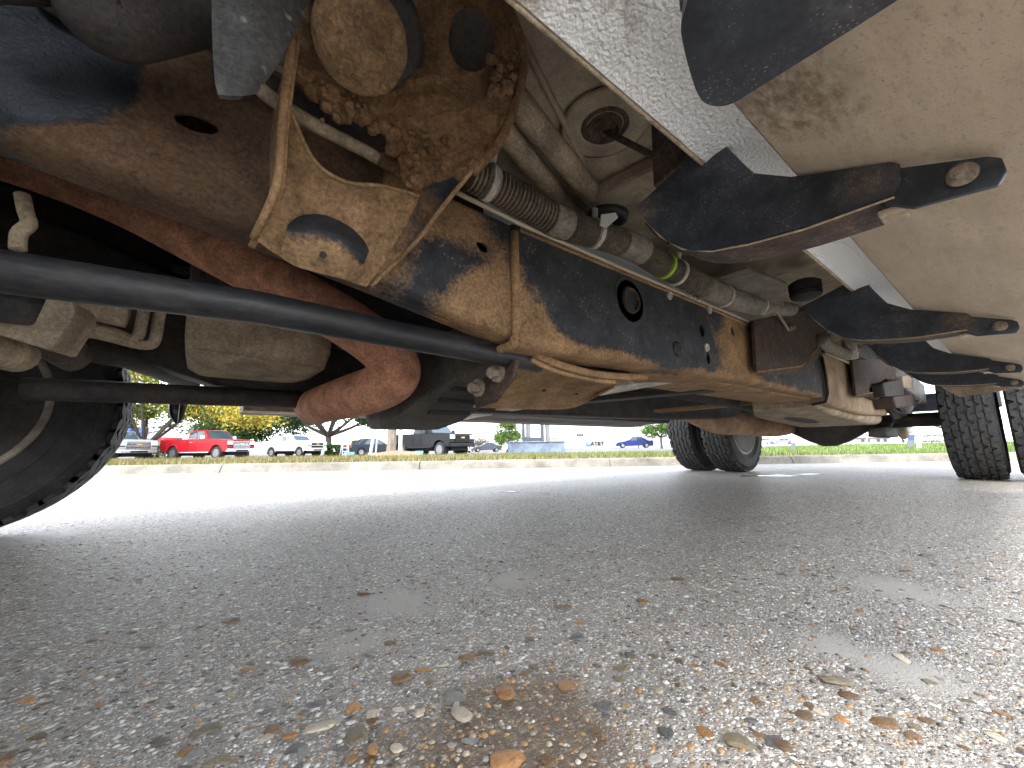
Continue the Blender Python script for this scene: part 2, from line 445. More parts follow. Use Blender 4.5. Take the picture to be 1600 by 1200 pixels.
def aggregate(n):
    pal = np.array([(.46, .45, .42), (.58, .57, .54), (.64, .62, .58), (.28, .26, .235), (.11, .105, .10), (.36, .30, .22), (.38, .23, .10), (.24, .14, .085), (.34, .33, .31)])
    pw = np.array([.22, .09, .015, .18, .17, .12, .06, .075, .10])
    Fm = 3.4
    F_ = .17 + (Fm - .17) * rng.random(n) ** 1.05
    Rr = (rng.random(n) * 2 - 1) * 1.36 * F_
    base = np.array([MW[0][2], MW[1][2]]); base /= np.linalg.norm(base); rt = np.array([base[1], -base[0]])
    xy = F_[:, None] * base + Rr[:, None] * rt
    # leave the smooth cement scars bare
    keep = np.ones(n, bool)
    for (px, py, r_) in ((1420, 925, .085), (1420, 1050, .062), (1310, 1010, .03), (620, 940, .06), (800, 905, .05), (60, 840, .12)):
        p = P(px, py, Z=0); keep &= (np.hypot(xy[:, 0] - p.x, xy[:, 1] - p.y) > r_ * (.6 + .4 * rng.random(n))) | (rng.random(n) < .12)
    xy = xy[keep]; F_ = F_[keep]; n = len(xy)
    size = (.0011 + .0033 * rng.random(n) ** 2.4) * np.clip(.75 + .35 * F_, .7, 1.3)
    S = 6; a = np.linspace(0, 2 * np.pi, S, endpoint=False)
    dome = np.concatenate([[[0, 0, 1.0]], np.stack([.72 * np.cos(a), .72 * np.sin(a), np.full(S, .72)], 1), np.stack([np.cos(a + .4), np.sin(a + .4), np.full(S, -.1)], 1)])
    fl = [(0, 1 + k, 1 + (k + 1) % S) for k in range(S)]
    for k in range(S):
        k2 = (k + 1) % S; fl += [(1 + k, 7 + k, 7 + k2), (1 + k, 7 + k2, 1 + k2)]
    fl = np.array(fl); nv = len(dome)
    ang = rng.random(n) * 6.283; asp = .5 + .5 * rng.random(n); hz = (.12 + .36 * rng.random(n) ** 1.6) * np.clip(1.25 - .3 * F_, .25, 1)
    d = dome[None] * (1 + .25 * (rng.random((n, nv, 1)) - .5))
    x = d[:, :, 0] * size[:, None]; y = d[:, :, 1] * (size * asp)[:, None]; z = d[:, :, 2] * (size * hz * asp)[:, None]
    ca, sa = np.cos(ang)[:, None], np.sin(ang)[:, None]
    V = np.stack([x * ca - y * sa + xy[:, :1], x * sa + y * ca + xy[:, 1:], z], 2).reshape(-1, 3)
    T = (fl[None] + (np.arange(n) * nv)[:, None, None]).reshape(-1, 3)
    me = bpy.data.meshes.new('aggregate')
    me.vertices.add(len(V)); me.vertices.foreach_set('co', V.ravel())
    me.loops.add(T.size); me.loops.foreach_set('vertex_index', T.ravel().astype(np.int32))
    me.polygons.add(len(T)); me.polygons.foreach_set('loop_start', np.arange(0, T.size, 3, dtype=np.int32))
    me.polygons.foreach_set('use_smooth', np.ones(len(T), bool))
    ci = rng.choice(len(pal), n, p=pw / pw.sum()); sp_ = P(810, 1175, Z=0); near_ = np.hypot(xy[:, 0] - sp_.x, xy[:, 1] - sp_.y) < .09 + .06 * rng.random(n); ci = np.where(near_, rng.choice([0, 3, 4, 5, 6, 7, 5, 6], n), ci); cc = pal[ci] * (.55 + .48 * rng.random((n, 1))) * np.array([1.03, 1.0, .95])
    ca_ = np.concatenate([np.repeat(cc, nv, 0), np.ones((n * nv, 1))], 1)
    at = me.color_attributes.new('stone_colour', 'FLOAT_COLOR', 'POINT'); at.data.foreach_set('color', ca_.ravel())
    me.update(); me.validate()
    m, nn, b = new_mat('small_stones'); q = nn.nodes.new('ShaderNodeVertexColor'); q.layer_name = 'stone_colour'
    nn.links.new(q.outputs[0], b.inputs['Base Color']); b.inputs['Roughness'].default_value = .45
    me.materials.append(m)
    o = bpy.data.objects.new('aggregate', me); col.objects.link(o); o.parent = lot; o['kind'] = 'stuff'
aggregate(100000)

# ---- kerb
M_kerb = grime('kerb_concrete', (.19, .178, .152), (.125, .108, .08), cover=.42, scale=1.6, soft=.2, rough=.85, mrough=.95, b_dist=.004, fine=60)
kerb = empty('kerb', (0, 0, 0)); tag(kerb, 'pale concrete kerb along the grass verge', kind='structure')
prof = [(-.03, -.2), (-.02, .0), (-.005, .03), (.02, .080), (.035, .094), (.06, .10), (.17, .10), (.185, .09), (.185, -.2)]
SEG = 2.4
k0 = 0.0
while k0 < KL - SEG:
    rings = []
    for t in (k0 + .004, k0 + SEG - .004):
        c_ = KA + kd * t
        rings.append([c_ + kn * a + Vector((0, 0, h + .004 * math.sin(t * 1.3))) for a, h in prof])
    near = abs((KA + kd * (k0 + SEG / 2)).dot(kd) - Vector((CAM[0], CAM[1], 0)).dot(kd)) < 14
    MB().loft(rings).build('kerb_section', M_kerb, kerb, bevel=.006 if near else 0)
    k0 += SEG

# ---- verge, lawn bank, far ground
def ground_z(x, y):
    """height of the grass: level at the left, a low bank on the right"""
    p = np.array([x, y, 0]) - CAM; c = MW.T @ p
    F_ = c[2]; px = 800 + FPX * c[0] / max(F_, 1)
    dk = (Vector((x, y, 0)) - KA).dot(kn)
    z = .096
    rise = min(max((px - 1050) / 300, 0), 1); rise = rise * rise * (3 - 2 * rise)
    z += rise * .15 * min(max((dk - .8) / 6, 0), 1)
    z -= max(0, dk - 7.0) * .3 if dk > 7.0 else 0
    return z + .010 * mnoise.noise(Vector((x * .9, y * .9, 0)))
def grass_mat():
    m, n, b = new_mat('turf'); co = coord(n)
    a = noise_n(n, co, .35, 5, .6); f = noise_n(n, co, 14, 6, .7)
    sep = n.nodes.new('ShaderNodeSeparateXYZ'); n.links.new(co, sep.inputs[0])
    green = ramp(n, mth(n, 'ADD', sep.outputs[0], ramp(n, a, 0, 1, -3, 3)), 3.5, 9.5)
    c = mixc(n, ramp(n, f, .3, .7), mixc(n, green, (.20, .16, .07), (.15, .20, .055)), mixc(n, green, (.13, .125, .045), (.085, .14, .03)))
    n.links.new(c, b.inputs['Base Color']); b.inputs['Roughness'].default_value = .95; b.inputs['Specular IOR Level'].default_value = .15
    bump(n, b, f, .8, .03); return m
M_turf = grass_mat()
NV, NL = 26, 70; DV = 8.6
v = []
for j in range(NV + 1):
    for i in range(NL + 1):
        q = KA + kd * (KL * i / NL) + kn * (.18 + DV * (j / NV) ** 1.6)
        v.append(Vector((q.x, q.y, ground_z(q.x, q.y))))
f = [(j * (NL + 1) + i, j * (NL + 1) + i + 1, (j + 1) * (NL + 1) + i + 1, (j + 1) * (NL + 1) + i) for j in range(NV) for i in range(NL)]
nb = len(v)
for i in range(NL + 1):
    q = v[NV * (NL + 1) + i]; v.append(Vector((q.x, q.y, -.4)) + kn * .3)
f += [(NV * (NL + 1) + i, NV * (NL + 1) + i + 1, nb + i + 1, nb + i) for i in range(NL)]
verge = mesh_obj('grass_verge', v, f, M_turf, smooth=True)
tag(verge, 'mown grass verge beyond the kerb, rising to a low bank', kind='structure')
m_, n_, b_ = new_mat('pale_lot_paving'); x_ = noise_n(n_, coord(n_), 3, 6)
n_.links.new(mixc(n_, ramp(n_, x_, .3, .7), (.10, .098, .095), (.15, .147, .14)), b_.inputs['Base Color']); b_.inputs['Roughness'].default_value = .9
far = MB().plate([Vector((-900, -900, -.2)), Vector((900, -900, -.2)), Vector((900, 900, -.2)), Vector((-900, 900, -.2))], .2, n=(0, 0, 1)).build('ground', m_)
tag(far, 'pale paved ground of the lots stretching to the horizon', kind='structure')
# blades
def blades(n):
    t = KL * rng.random(n); dk = .2 + 7.2 * rng.random(n) ** 1.5
    ka, kd_, kn_ = np.array(KA)[:2], np.array(kd)[:2], np.array(kn)[:2]
    # thin out beyond the view
    xy = ka + t[:, None] * kd_ + dk[:, None] * kn_
    c = (np.concatenate([xy, np.zeros((n, 1))], 1) - CAM) @ MW
    px = 800 + FPX * c[:, 0] / np.maximum(c[:, 2], .1)
    k = (c[:, 2] > 1) & (px > -150) & (px < 1750); xy = xy[k]; n = len(xy)
    z = np.array([ground_z(a, b) for a, b in xy])
    h = .03 + .05 * rng.random(n); an = rng.random(n) * 6.28; wd = .004 + .005 * rng.random(n)
    dx, dy = np.cos(an) * wd, np.sin(an) * wd; lx = (rng.random(n) - .5) * .06; ly = (rng.random(n) - .5) * .06
    V = np.stack([np.stack([xy[:, 0] - dx, xy[:, 1] - dy, z - .01], 1), np.stack([xy[:, 0] + dx, xy[:, 1] + dy, z - .01], 1), np.stack([xy[:, 0] + lx, xy[:, 1] + ly, z + h], 1)], 1).reshape(-1, 3)
    o = mesh_obj_np('grass', V, np.arange(3 * n).reshape(-1, 3), M_turf)
    tag(o, 'short dry and green grass blades on the verge', 'grass', kind='stuff')
def mesh_obj_np(name, V, T, mat, parent=None, smooth=False):
    me = bpy.data.meshes.new(name); s = T.shape[1]
    me.vertices.add(len(V)); me.vertices.foreach_set('co', np.ascontiguousarray(V, dtype=np.float32).ravel())
    me.loops.add(T.size); me.loops.foreach_set('vertex_index', T.ravel().astype(np.int32))
    me.polygons.add(len(T)); me.polygons.foreach_set('loop_start', np.arange(0, T.size, s, dtype=np.int32))
    if smooth: me.polygons.foreach_set('use_smooth', np.ones(len(T), bool))
    me.update(); me.validate(); me.materials.append(mat)
    o = bpy.data.objects.new(name, me); col.objects.link(o)
    if parent: o.parent = parent
    return o
blades(70000)

m_, n_, b_ = new_mat('light_spot_gloss'); b_.inputs['Base Color'].default_value = (.05, .05, .05, 1); b_.inputs['Roughness'].default_value = .06; b_.inputs['Specular IOR Level'].default_value = .8  # glossy sheets added to stand in for sunlit spots on the concrete
for px, py, wx, wy in ((1205, 743.5, .34, .09), (1250, 741, .30, .07), (792, 768, .07, .05)):
    p = P(px, py, Z=.003); pts_ = [p + Vector((math.cos(a) * wx * .5 * (1 + .3 * math.sin(3 * a + px)) * .8 - math.sin(a) * wy * .6, math.sin(a) * wy * (1 + .25 * math.cos(2 * a + py)) - math.cos(a) * wx * .39, 0)) for a in [2 * math.pi * k / 26 for k in range(26)]]
    q = MB().plate(pts_, .002, n=(0, 0, 1)).build('light_spot', m_); tag(q, 'thin glossy sheet added in place of a sunlit spot on the concrete', kind='structure')

# ================================================================== THE TRUCK OVERHEAD
truck = empty('work_truck', (0, 0, 0))
tag(truck, 'mud caked underside of a white dual wheel work truck overhead', 'truck')
YC = 1.0                                    # truck centre line
def rrect(y0, y1, z0, z1, r, n=4):
    o = []
    for cy, cz, a0 in ((y1 - r, z1 - r, 0), (y0 + r, z1 - r, 90), (y0 + r, z0 + r, 180), (y1 - r, z0 + r, 270)):
        for k in range(n + 1):
            a = R(a0 + 90 * k / n); o.append((cy + r * math.cos(a), cz + r * math.sin(a)))
    return o
def bar(mb, st, n=4):
    """box beam along X: stations (X, y0, y1, z0, z1, r)"""
    return mb.loft([[Vector((s[0], y, z)) for y, z in rrect(*s[1:6], n)] for s in st])
def boxr(name, a, b, mat, parent, bev=.008, seg=2):
    return MB().box(a, b).build(name, mat, parent, bevel=bev, seg=seg)
def hexbolt(name, p, ax, r, h, mat, parent, washer=1.55):
    ax = Vector(ax).normalized(); m = MB()
    m.lathe([(0, 0), (r * washer, 0), (r * washer, h * .22), (r * 1.05, h * .25)] , 24, p, ax) if washer else None
    m.lathe([(r * 1.0, h * .2), (r * 1.0, h * .9), (r * .82, h), (0, h)], 6, p, ax)
    return m.build(name, mat, parent)

W1 = lambda px, py: P(px, py, Y=.545)
M_rail = grime('rail_paint_and_mud', (.030, .033, .039), (.32, .20, .105), cover=.41, scale=7.5, soft=.065, mud2=(.19, .11, .058), speck=((.36, .24, .14), 105), rough=.66,
               blots=[(W1(800, 470), .16), (W1(640, 340), .16), (W1(700, 320), .10), (W1(870, 545), .10), (W1(1160, 560), .20), (W1(1150, 500), .12), (W1(760, 520), .13)],
               clear=[(W1(700, 390), .11), (W1(900, 470), .20), (W1(1050, 530), .24), (W1(1000, 480), .15)],
               zband=[(.452, .02, .42)], b_dist=.0025)
M_railf = grime('front_rail_mud', (.017, .021, .028), (.125, .076, .044), cover=.55, scale=7, soft=.05, mud2=(.06, .036, .022), blots=[(P(330, 320, Y=.55), .16), (P(60, 220, Y=.55), .10), (P(200, 280, Y=.55), .10), (P(300, 120, Y=.55), .15), (P(390, 200, Y=.55), .12)],
                clear=[(P(20, 80, Y=.55), .20), (P(100, 60, Y=.55), .12), (P(80, 140, Y=.55), .08)], b_dist=.004, b_str=.7, rough=.42)
M_mud = grime('caked_mud', (.12, .07, .035), (.235, .135, .068), cover=.78, scale=11, soft=.15, mud2=(.13, .072, .038), b_str=1.0, b_dist=.006, fine=210)
M_mudl = grime('dusty_tan_steel', (.035, .036, .04), (.34, .215, .112), cover=.72, scale=7, soft=.12, mud2=(.22, .135, .07), b_dist=.0025)
M_pan = grime('muddy_pan_steel', (.02, .024, .03), (.33, .205, .105), cover=.66, scale=9, soft=.1, mud2=(.16, .10, .058), b_dist=.003, clear=[(P(640, 300, Y=.45), .03)])
M_rust = grime('dark_rusty_plate', (.045, .032, .027), (.115, .07, .047), cover=.45, scale=14, soft=.08, mud2=(.075, .045, .032), speck=((.36, .30, .22), 330), rough=.75, b_dist=.002)
M_blk = grime('black_powder_coat', (.021, .0245, .032), (.12, .095, .078), cover=.31, scale=6, soft=.15, speck=((.22, .20, .18), 330), blots=[((.455, .285, .56), .035), ((.455, .06, .475), .03), ((1.13, .05, .475), .03)], rough=.45, mrough=.8, b_str=.3, b_dist=.0012)
M_dark = grime('greasy_dark_steel', (.026, .024, .024), (.11, .075, .05), cover=.38, scale=9, soft=.2, rough=.6, b_dist=.003)
M_exh = grime('rusted_exhaust_steel', (.34, .145, .088), (.58, .31, .19), cover=.52, scale=11, soft=.2, mud2=(.42, .19, .115), rough=.75, b_dist=.0022, speck=((.17, .06, .035), 150))
M_beige = grime('dusty_beige_steel', (.25, .20, .145), (.44, .355, .25), cover=.55, scale=8, soft=.25, mud2=(.33, .25, .165), rough=.75, b_dist=.002, speck=((.13, .085, .05), 300))
M_floor = grime('floor_pan_sealer', (.34, .29, .215), (.17, .125, .085), cover=.40, scale=6, soft=.2, mud2=(.12, .085, .055), rough=.8, speck=((.11, .06, .035), 300), b_dist=.002)
M_cable = plain('cream_cable_sheath', (.56, .49, .35), .5)
M_hose = grime('dusty_loom', (.04, .036, .03), (.29, .24, .17), cover=.5, scale=14, soft=.25, rough=.6, b_dist=.001)
M_sleeve = grime('grey_tape_sleeve', (.12, .115, .105), (.34, .29, .22), cover=.5, scale=20, soft=.25, rough=.6)
M_clamp = grime('pale_clamp', (.46, .43, .38), (.28, .22, .15), cover=.35, scale=24, soft=.2, rough=.45)
M_bolt = grime('dull_bolt', (.33, .27, .21), (.20, .12, .07), cover=.4, scale=60, soft=.2, rough=.5, metal=.4)
M_tar = plain('black_rubber', (.018, .018, .019), .7)
M_green = plain('lime_tape', (.42, .62, .05), .5)

# ---- near frame rail -------------------------------------------------
fr = MB()
bar(fr, [(-1.5, .54, .64, .74, .98, .022), (-.75, .545, .64, .63, .90, .026), (-.35, .552, .64, .575, .83, .03), (-.18, .552, .638, .545, .79, .03),
         (.06, .552, .635, .51, .71, .026), (.185, .552, .632, .488, .685, .022)], 5)
rj = MB(); bar(rj, [(.1852, .552, .632, .488, .685, .022), (.30, .552, .63, .466, .676, .02), (.452, .552, .63, .437, .67, .02)], 5); rail_j = rj.build('joint_rail', M_rail, truck, smooth=True, auto=40)
rail_f = fr.build('front_rail', M_railf, truck, smooth=True, auto=40)
def slot(px, py, rx, rz, Y, ang=0, dep=.012, n=20):
    c = P(px, py, Y=Y); m = MB(); a = R(ang)
    ring = lambda y: [Vector((c.x + math.cos(a) * rx * math.cos(t) - math.sin(a) * rz * math.sin(t), y, c.z + math.sin(a) * rx * math.cos(t) + math.cos(a) * rz * math.sin(t))) for t in [2 * math.pi * k / n for k in range(n)]]
    m.loft([ring(Y - .03), ring(Y + dep)]); return m.build('cutter')
def slotz(px, py, rx, ry, Z, dep=.022, n=16):
    c = P(px, py, Y=.592); m = MB()
    ring = lambda z: [Vector((c.x + rx * math.cos(t), c.y + ry * math.sin(t), z)) for t in [2 * math.pi * k / n for k in range(n)]]
    m.loft([ring(Z - .03), ring(Z + dep)]); return m.build('cutter')
rail_m = MB()
bar(rail_m, [(.440, .545, .645, .424, .672, .022), (.8, .545, .645, .436, .672, .022), (1.4, .545, .645, .449, .674, .022), (2.24, .545, .645, .452, .674, .02)], 5)
rail_m = rail_m.build('middle_rail', M_rail, truck, smooth=True, auto=40)
def hollow(st):
    m = MB(); bar(m, [(s[0] + (.012 if k == 0 else -.012 if k == len(st) - 1 else 0), s[1] + .005, s[2] - .005, s[3] + .005, s[4] - .005, s[5] * .7) for k, s in enumerate(st)], 3); return m.build('cutter')
cut(rail_f, [hollow([(-1.5, .54, .64, .74, .98, .022), (-.75, .545, .64, .63, .90, .026), (-.35, .552, .64, .575, .83, .03), (-.18, .552, .638, .545, .79, .03), (.06, .552, .635, .51, .71, .026), (.185, .552, .632, .488, .685, .022)])])
cut(rail_j, [hollow([(.1852, .552, .632, .488, .685, .022), (.30, .552, .63, .466, .676, .02), (.452, .552, .63, .437, .67, .02)])])
cut(rail_m, [hollow([(.440, .545, .645, .424, .672, .022), (.8, .545, .645, .436, .672, .022), (1.4, .545, .645, .449, .674, .022), (2.24, .545, .645, .452, .674, .02)])])
cut(rail_f, [slot(308, 193, .021, .011, .552, 8)]); cut(rail_j, [slot(754, 386, .0125, .0095, .552, -20), slotz(607, 450, .014, .006, .478), slotz(687, 487, .015, .006, .461)])
cut(rail_m, [slot(1097, 517, .014, .018, .545), slot(985, 468, .030, .034, .545), slot(1107, 560, .012, .016, .545), slot(1145, 517, .012, .016, .545), slotz(952, 573, .014, .006, .438), slotz(1055, 592, .016, .006, .443)])
for o in (rail_f, rail_j, rail_m):
    o.data.set_sharp_from_angle(angle=R(40))
tag(rail_f, 'muddy front end of the frame rail'); tag(rail_m, 'black frame rail with brown mud patches')
# weld bead round the joint of the two rails, and the folded seam further back
def bead(X, y0, y1, z0, z1, r, rad, name, mat, zt=None):
    pr = rrect(y0, y1, z0, z1, r, 5); pts = [Vector((X + .0015 * math.sin(k * 2.1), y, z)) for k, (y, z) in enumerate(pr)]
    # only outer web and bottom
    k0 = min(range(len(pr)), key=lambda k: abs(pr[k][0] - y0) + abs(pr[k][1] - z1 + r)); seq = pts[k0:] + pts[:1]
    return MB().tube(catmull(seq, 4), rad, 8).build(name, mat, truck, smooth=True)
bead(.438, .548, .642, .428, .67, .022, .0085, 'weld_seam', M_mudl)
# lip along the top edge of the middle rail
MB().tube([Vector((.45, .5455, .655)), Vector((1.3, .5455, .656)), Vector((2.2, .5455, .657))], .0045, 8).build('rail_lip', M_mudl, truck, smooth=True)
# round pressed boss with a bushing tube, slotted weld nuts
c = P(985, 470, Y=.545)
MB().lathe([(.052, .0), (.060, .0015), (.066, -.001), (.050, -.001)], 40, c, (0, -1, 0)).build('pressed_ring', M_rail, truck, smooth=True)
MB().lathe([(.026, -.045), (.026, .006), (.031, .007), (.033, .0), (.033, -.045)], 32, c, (0, -1, 0), closed=True).build('bushing_sleeve', M_rust, truck, smooth=True, auto=40)
MB().lathe([(.026, -.03), (.015, -.028), (.013, -.04), (0, -.04)], 24, c, (0, -1, 0)).build('bushing', M_mud, truck, smooth=True)
for px, py, rr in ((1045, 462, .012), (1103, 543, .013), (1107, 485, .013)):
    q = P(px, py, Y=.545); MB().lathe([(.005, 0), (.0055, .005), (rr * .8, .0065), (rr, .003), (rr, 0)], 20, q, (0, -1, 0)).build('weld_nut', M_clamp, truck, smooth=True)
q = P(1058, 545, Y=.545)
MB().lathe([(.0, .006), (.014, .006), (.020, .003), (.022, 0)], 24, q, (0, -1, 0)).build('round_plug', M_dark, truck, smooth=True)
# rear lengths of the rail behind the folded seam
M_railr = grime('rear_rail_mud', (.05, .052, .056), (.36, .265, .175), cover=.62, scale=4, soft=.08, mud2=(.25, .17, .10), speck=((.14, .085, .05), 200), b_dist=.002)
rr = MB(); bar(rr, [(2.245, .535, .66, .425, .676, .025), (2.9, .535, .66, .40, .68, .03), (3.55, .54, .66, .42, .70, .03)], 5)
tag(rr.build('rear_rail', M_railr, truck, smooth=True, auto=40), 'dust covered rear length of the frame rail')
rr2 = MB(); bar(rr2, [(3.56, .56, .64, .55, .74, .02), (3.9, .56, .64, .66, .86, .02), (4.4, .56, .64, .68, .88, .02), (5.6, .56, .64, .62, .82, .02)], 4)
rr2.build('axle_kick_rail', M_dark, truck, smooth=True, auto=40)
MB().tube([Vector((2.242, .536, .64)), Vector((2.243, .532, .55)), Vector((2.241, .533, .47)), Vector((2.242, .545, .432)), Vector((2.242, .60, .424))], .006, 8).build('black_seam', M_tar, truck, smooth=True)
# wide flat shield inside the rail and the tank behind it
sh = MB(); bar(sh, [(.93, .62, .66, .438, .456, .008), (1.02, .60, .72, .440, .458, .008), (1.2, .60, .80, .444, .464, .009), (2.24, .60, .80, .446, .47, .009)], 3)
sh.build('skid_shield', M_mudl, truck, smooth=True, auto=40)
tk = MB(); bar(tk, [(2.26, .585, .86, .418, .50, .02), (2.5, .58, .95, .392, .60, .035), (3.3, .58, 1.0, .36, .62, .045), (3.60, .585, .98, .368, .60, .045)], 6)
tank = tk.build('fuel_tank', M_beige, truck, smooth=True, auto=45)
ts = MB(); q_ = P(1240, 652, Y=.80); ts.lathe([(0, .004), (.9, .004), (1, 0)], 28, (0, 0, 0), (0, 0, -1)); so = ts.build('tank_dark_disc', M_tar, truck); so.scale = (.26, .055, 1); so.location = (2.78, .80, .3835); so.rotation_euler = (0, R(2.2), 0)  # flat black disc paints the shade of an opening in the tank
# far rail and tunnel, dark
fr2 = MB(); bar(fr2, [(-1.5, 1.36, 1.46, .72, .95, .02), (-.75, 1.36, 1.46, .62, .88, .025), (-.30, 1.40, 1.52, .53, .80, .025), (-.17, 1.40, 1.52, .492, .76, .025), (.02, 1.40, 1.52, .43, .70, .025), (.2, 1.40, 1.52, .402, .67, .02), (.5, 1.40, 1.52, .388, .65, .02), (2.3, 1.38, 1.48, .41, .65, .02), (3.55, 1.36, 1.46, .46, .68, .02), (3.9, 1.36, 1.44, .66, .86, .02), (5.6, 1.36, 1.44, .62, .82, .02)], 4)
tag(fr2.build('far_rail', M_dark, truck, smooth=True, auto=40), 'dark frame rail of the far side')

# ---- body mount bracket (big muddy bracket at the top) ---------------
mb = MB()
hole = circle_pts(P(737, 66, Y=.405), (.35, -.8, -.5), .0285, 24)
mud_rows = [
    [P(440, -60, Y=.44), P(520, -60, Y=.43), P(600, -60, Y=.40), P(700, -50, Y=.375), P(770, -25, Y=.36)],
    [P(445, 30, Y=.445), P(520, 40, Y=.44), P(600, 50, Y=.43), P(690, 40, Y=.385), P(800, 30, Y=.355)],
    [P(450, 95, Y=.45), P(520, 120, Y=.445), P(600, 140, Y=.435), P(690, 120, Y=.385), P(817, 95, Y=.352)],
    [P(470, 120, Y=.462), P(530, 158, Y=.455), P(600, 190, Y=.447), P(690, 180, Y=.39), P(804, 158, Y=.358)]]
pl = sheet('mount_plate', mud_rows, .006, M_mud, truck, sub=14, amp=.0042, freq=38, amp2=.005, freq2=120)
hm = MB(); hx = (P(737, 66, Y=.375) - Vector(CAM)).normalized(); hc = P(737, 66, Y=.375)
hm.loft([circle_pts(hc - hx * .06, hx, .0285, 28), circle_pts(hc + hx * .06, hx, .031, 28)]); cut(pl, [hm.build('cutter')])
tag(pl, 'mud caked mount plate with a round hole')
MB().lathe([(.031, .004), (.033, .004), (.034, .055), (.0, .056), (.0, .052), (.031, .052)], 32, hc + hx * .004, hx).build('hole_dark_cup', M_dark, truck, smooth=True, auto=40)  # closed cup added behind the hole to keep it dark
wall_rows = [
    [P(600, 186, Y=.447), P(690, 178, Y=.39), P(804, 156, Y=.358)],
    [P(622, 230, Y=.45), P(700, 222, Y=.40), P(778, 222, Y=.368)],
    [P(628, 268, Y=.455), P(680, 262, Y=.43), P(738, 266, Y=.375)],
    [P(640, 300, Y=.465), P(668, 298, Y=.452), P(704, 298, Y=.43)]]
sheet('bracket_cheek', wall_rows, .006, M_mud, truck, sub=13, amp=.005, freq=55, amp2=.006, freq2=150)
# rolled rim of the plate
rim = [P(690, -60, Y=.375), P(770, -22, Y=.357), P(802, 30, Y=.352), P(819, 95, Y=.349), P(807, 155, Y=.355), P(780, 222, Y=.365), P(739, 268, Y=.373)]
MB().tube(catmull(rim, 6), .006, 8).build('plate_rim', M_mud, truck, smooth=True)
# rear web of the bracket, black where the mud flaked off
web_rows = [
    [P(668, 292, Y=.445), P(705, 278, Y=.41), P(738, 264, Y=.375)],
    [P(640, 340, Y=.485), P(665, 335, Y=.47), P(686, 328, Y=.44)],
    [P(612, 388, Y=.515), P(630, 388, Y=.51), P(646, 380, Y=.50)],
    [P(563, 446, Y=.549), P(570, 446, Y=.548), P(580, 446, Y=.546)]]
M_web = grime('bracket_web_paint', (.02, .024, .03), (.20, .12, .06), cover=.55, scale=10, soft=.07, mud2=(.13, .075, .04), clear=[(P(710, 290, Y=.42), .05)], b_dist=.003)
sheet('rear_web', web_rows, .004, M_web, truck, sub=6, amp=.0012, freq=70)
MB().tube(catmull([P(738, 266, Y=.374), P(687, 329, Y=.439), P(647, 381, Y=.499), P(580, 447, Y=.5455)], 6), .003, 8).build('web_edge', M_mudl, truck, smooth=True)
# bottom pan
pan_rows = [
    [P(455, 175, Y=.445), P(490, 250, Y=.452), P(540, 284, Y=.458), P(600, 291, Y=.462), P(655, 306, Y=.464)],
    [P(436, 250, Y=.478), P(480, 300, Y=.482), P(540, 322, Y=.484), P(595, 332, Y=.486), P(645, 340, Y=.485)],
    [P(415, 320, Y=.51), P(470, 350, Y=.512), P(530, 372, Y=.513), P(585, 378, Y=.514), P(618, 388, Y=.515)],
    [P(396, 372, Y=.545), P(440, 402, Y=.546), P(500, 425, Y=.546), P(540, 438, Y=.546), P(572, 448, Y=.546)]]
tag(sheet('bracket_pan', pan_rows, .004, M_pan, truck, sub=7, amp=.0012, freq=60), 'tan dusted bracket pan with a pressed foot')
MB().tube(catmull([P(455, 175, Y=.444), P(490, 250, Y=.451), P(540, 284, Y=.457), P(600, 291, Y=.461), P(655, 306, Y=.463)], 6), .0025, 8).build('pan_edge', M_mudl, truck, smooth=True)
# pressed foot with a black scraped shoulder
foot_t = [P(448, 352, Y=.505), P(470, 337, Y=.497), P(505, 336, Y=.494), P(540, 350, Y=.497), P(566, 372, Y=.502), P(577, 392, Y=.508)]
foot_m = [P(446, 368, Y=.497), P(472, 362, Y=.487), P(505, 364, Y=.483), P(538, 376, Y=.486), P(560, 392, Y=.493), P(571, 406, Y=.502)]
foot_b = [P(436, 400, Y=.524), P(462, 416, Y=.519), P(500, 427, Y=.517), P(530, 434, Y=.518), P(552, 437, Y=.522), P(566, 430, Y=.53)]
M_foot = grime('scraped_foot', (.016, .018, .022), (.36, .23, .12), cover=.62, scale=12, soft=.07, mud2=(.20, .125, .068), clear=[(P(470, 348, Y=.495), .030), (P(505, 350, Y=.490), .030), (P(535, 362, Y=.490), .030), (P(560, 382, Y=.496), .028), (P(570, 395, Y=.50), .02)], b_dist=.003)
foot_o = [p.lerp(q, -.35) for p, q in zip(foot_t, foot_m)]
sheet('pressed_foot', [foot_t, foot_m, [(a + b_) / 2 + Vector((0, -.004, 0)) for a, b_ in zip(foot_m, foot_b)], foot_b], .004, M_foot, truck, sub=7, amp=.0009, freq=70)
c = P(505, 398, Y=.493)
MB().lathe([(0, .001), (.0032, .001), (.004, 0)], 14, c, (P(505, 398, Y=.3) - c)).build('drain_dark_disc', M_tar, truck)  # black disc painted in for the dark inside of a drain hole
# front wall of the bracket, seen edge on
for i_, (dx, mat, nm) in enumerate(((0, M_pan, 'front_wall'), )):
    ed = [P(458, 55, Y=.43), P(447, 140, Y=.438), P(440, 200, Y=.45), P(432, 290, Y=.485), P(396, 372, Y=.545)]
    inn = [p + Vector((-.004, .105 - k * .022, -.004)) for k, p in enumerate(ed)]
    sheet(nm, [ed, [(a + b_) / 2 for a, b_ in zip(ed, inn)], inn], .007, mat, truck, sub=5, amp=.0006, freq=60)
    MB().tube(catmull(ed, 5), .0045, 8).build('wall_edge', M_mudl, truck, smooth=True)
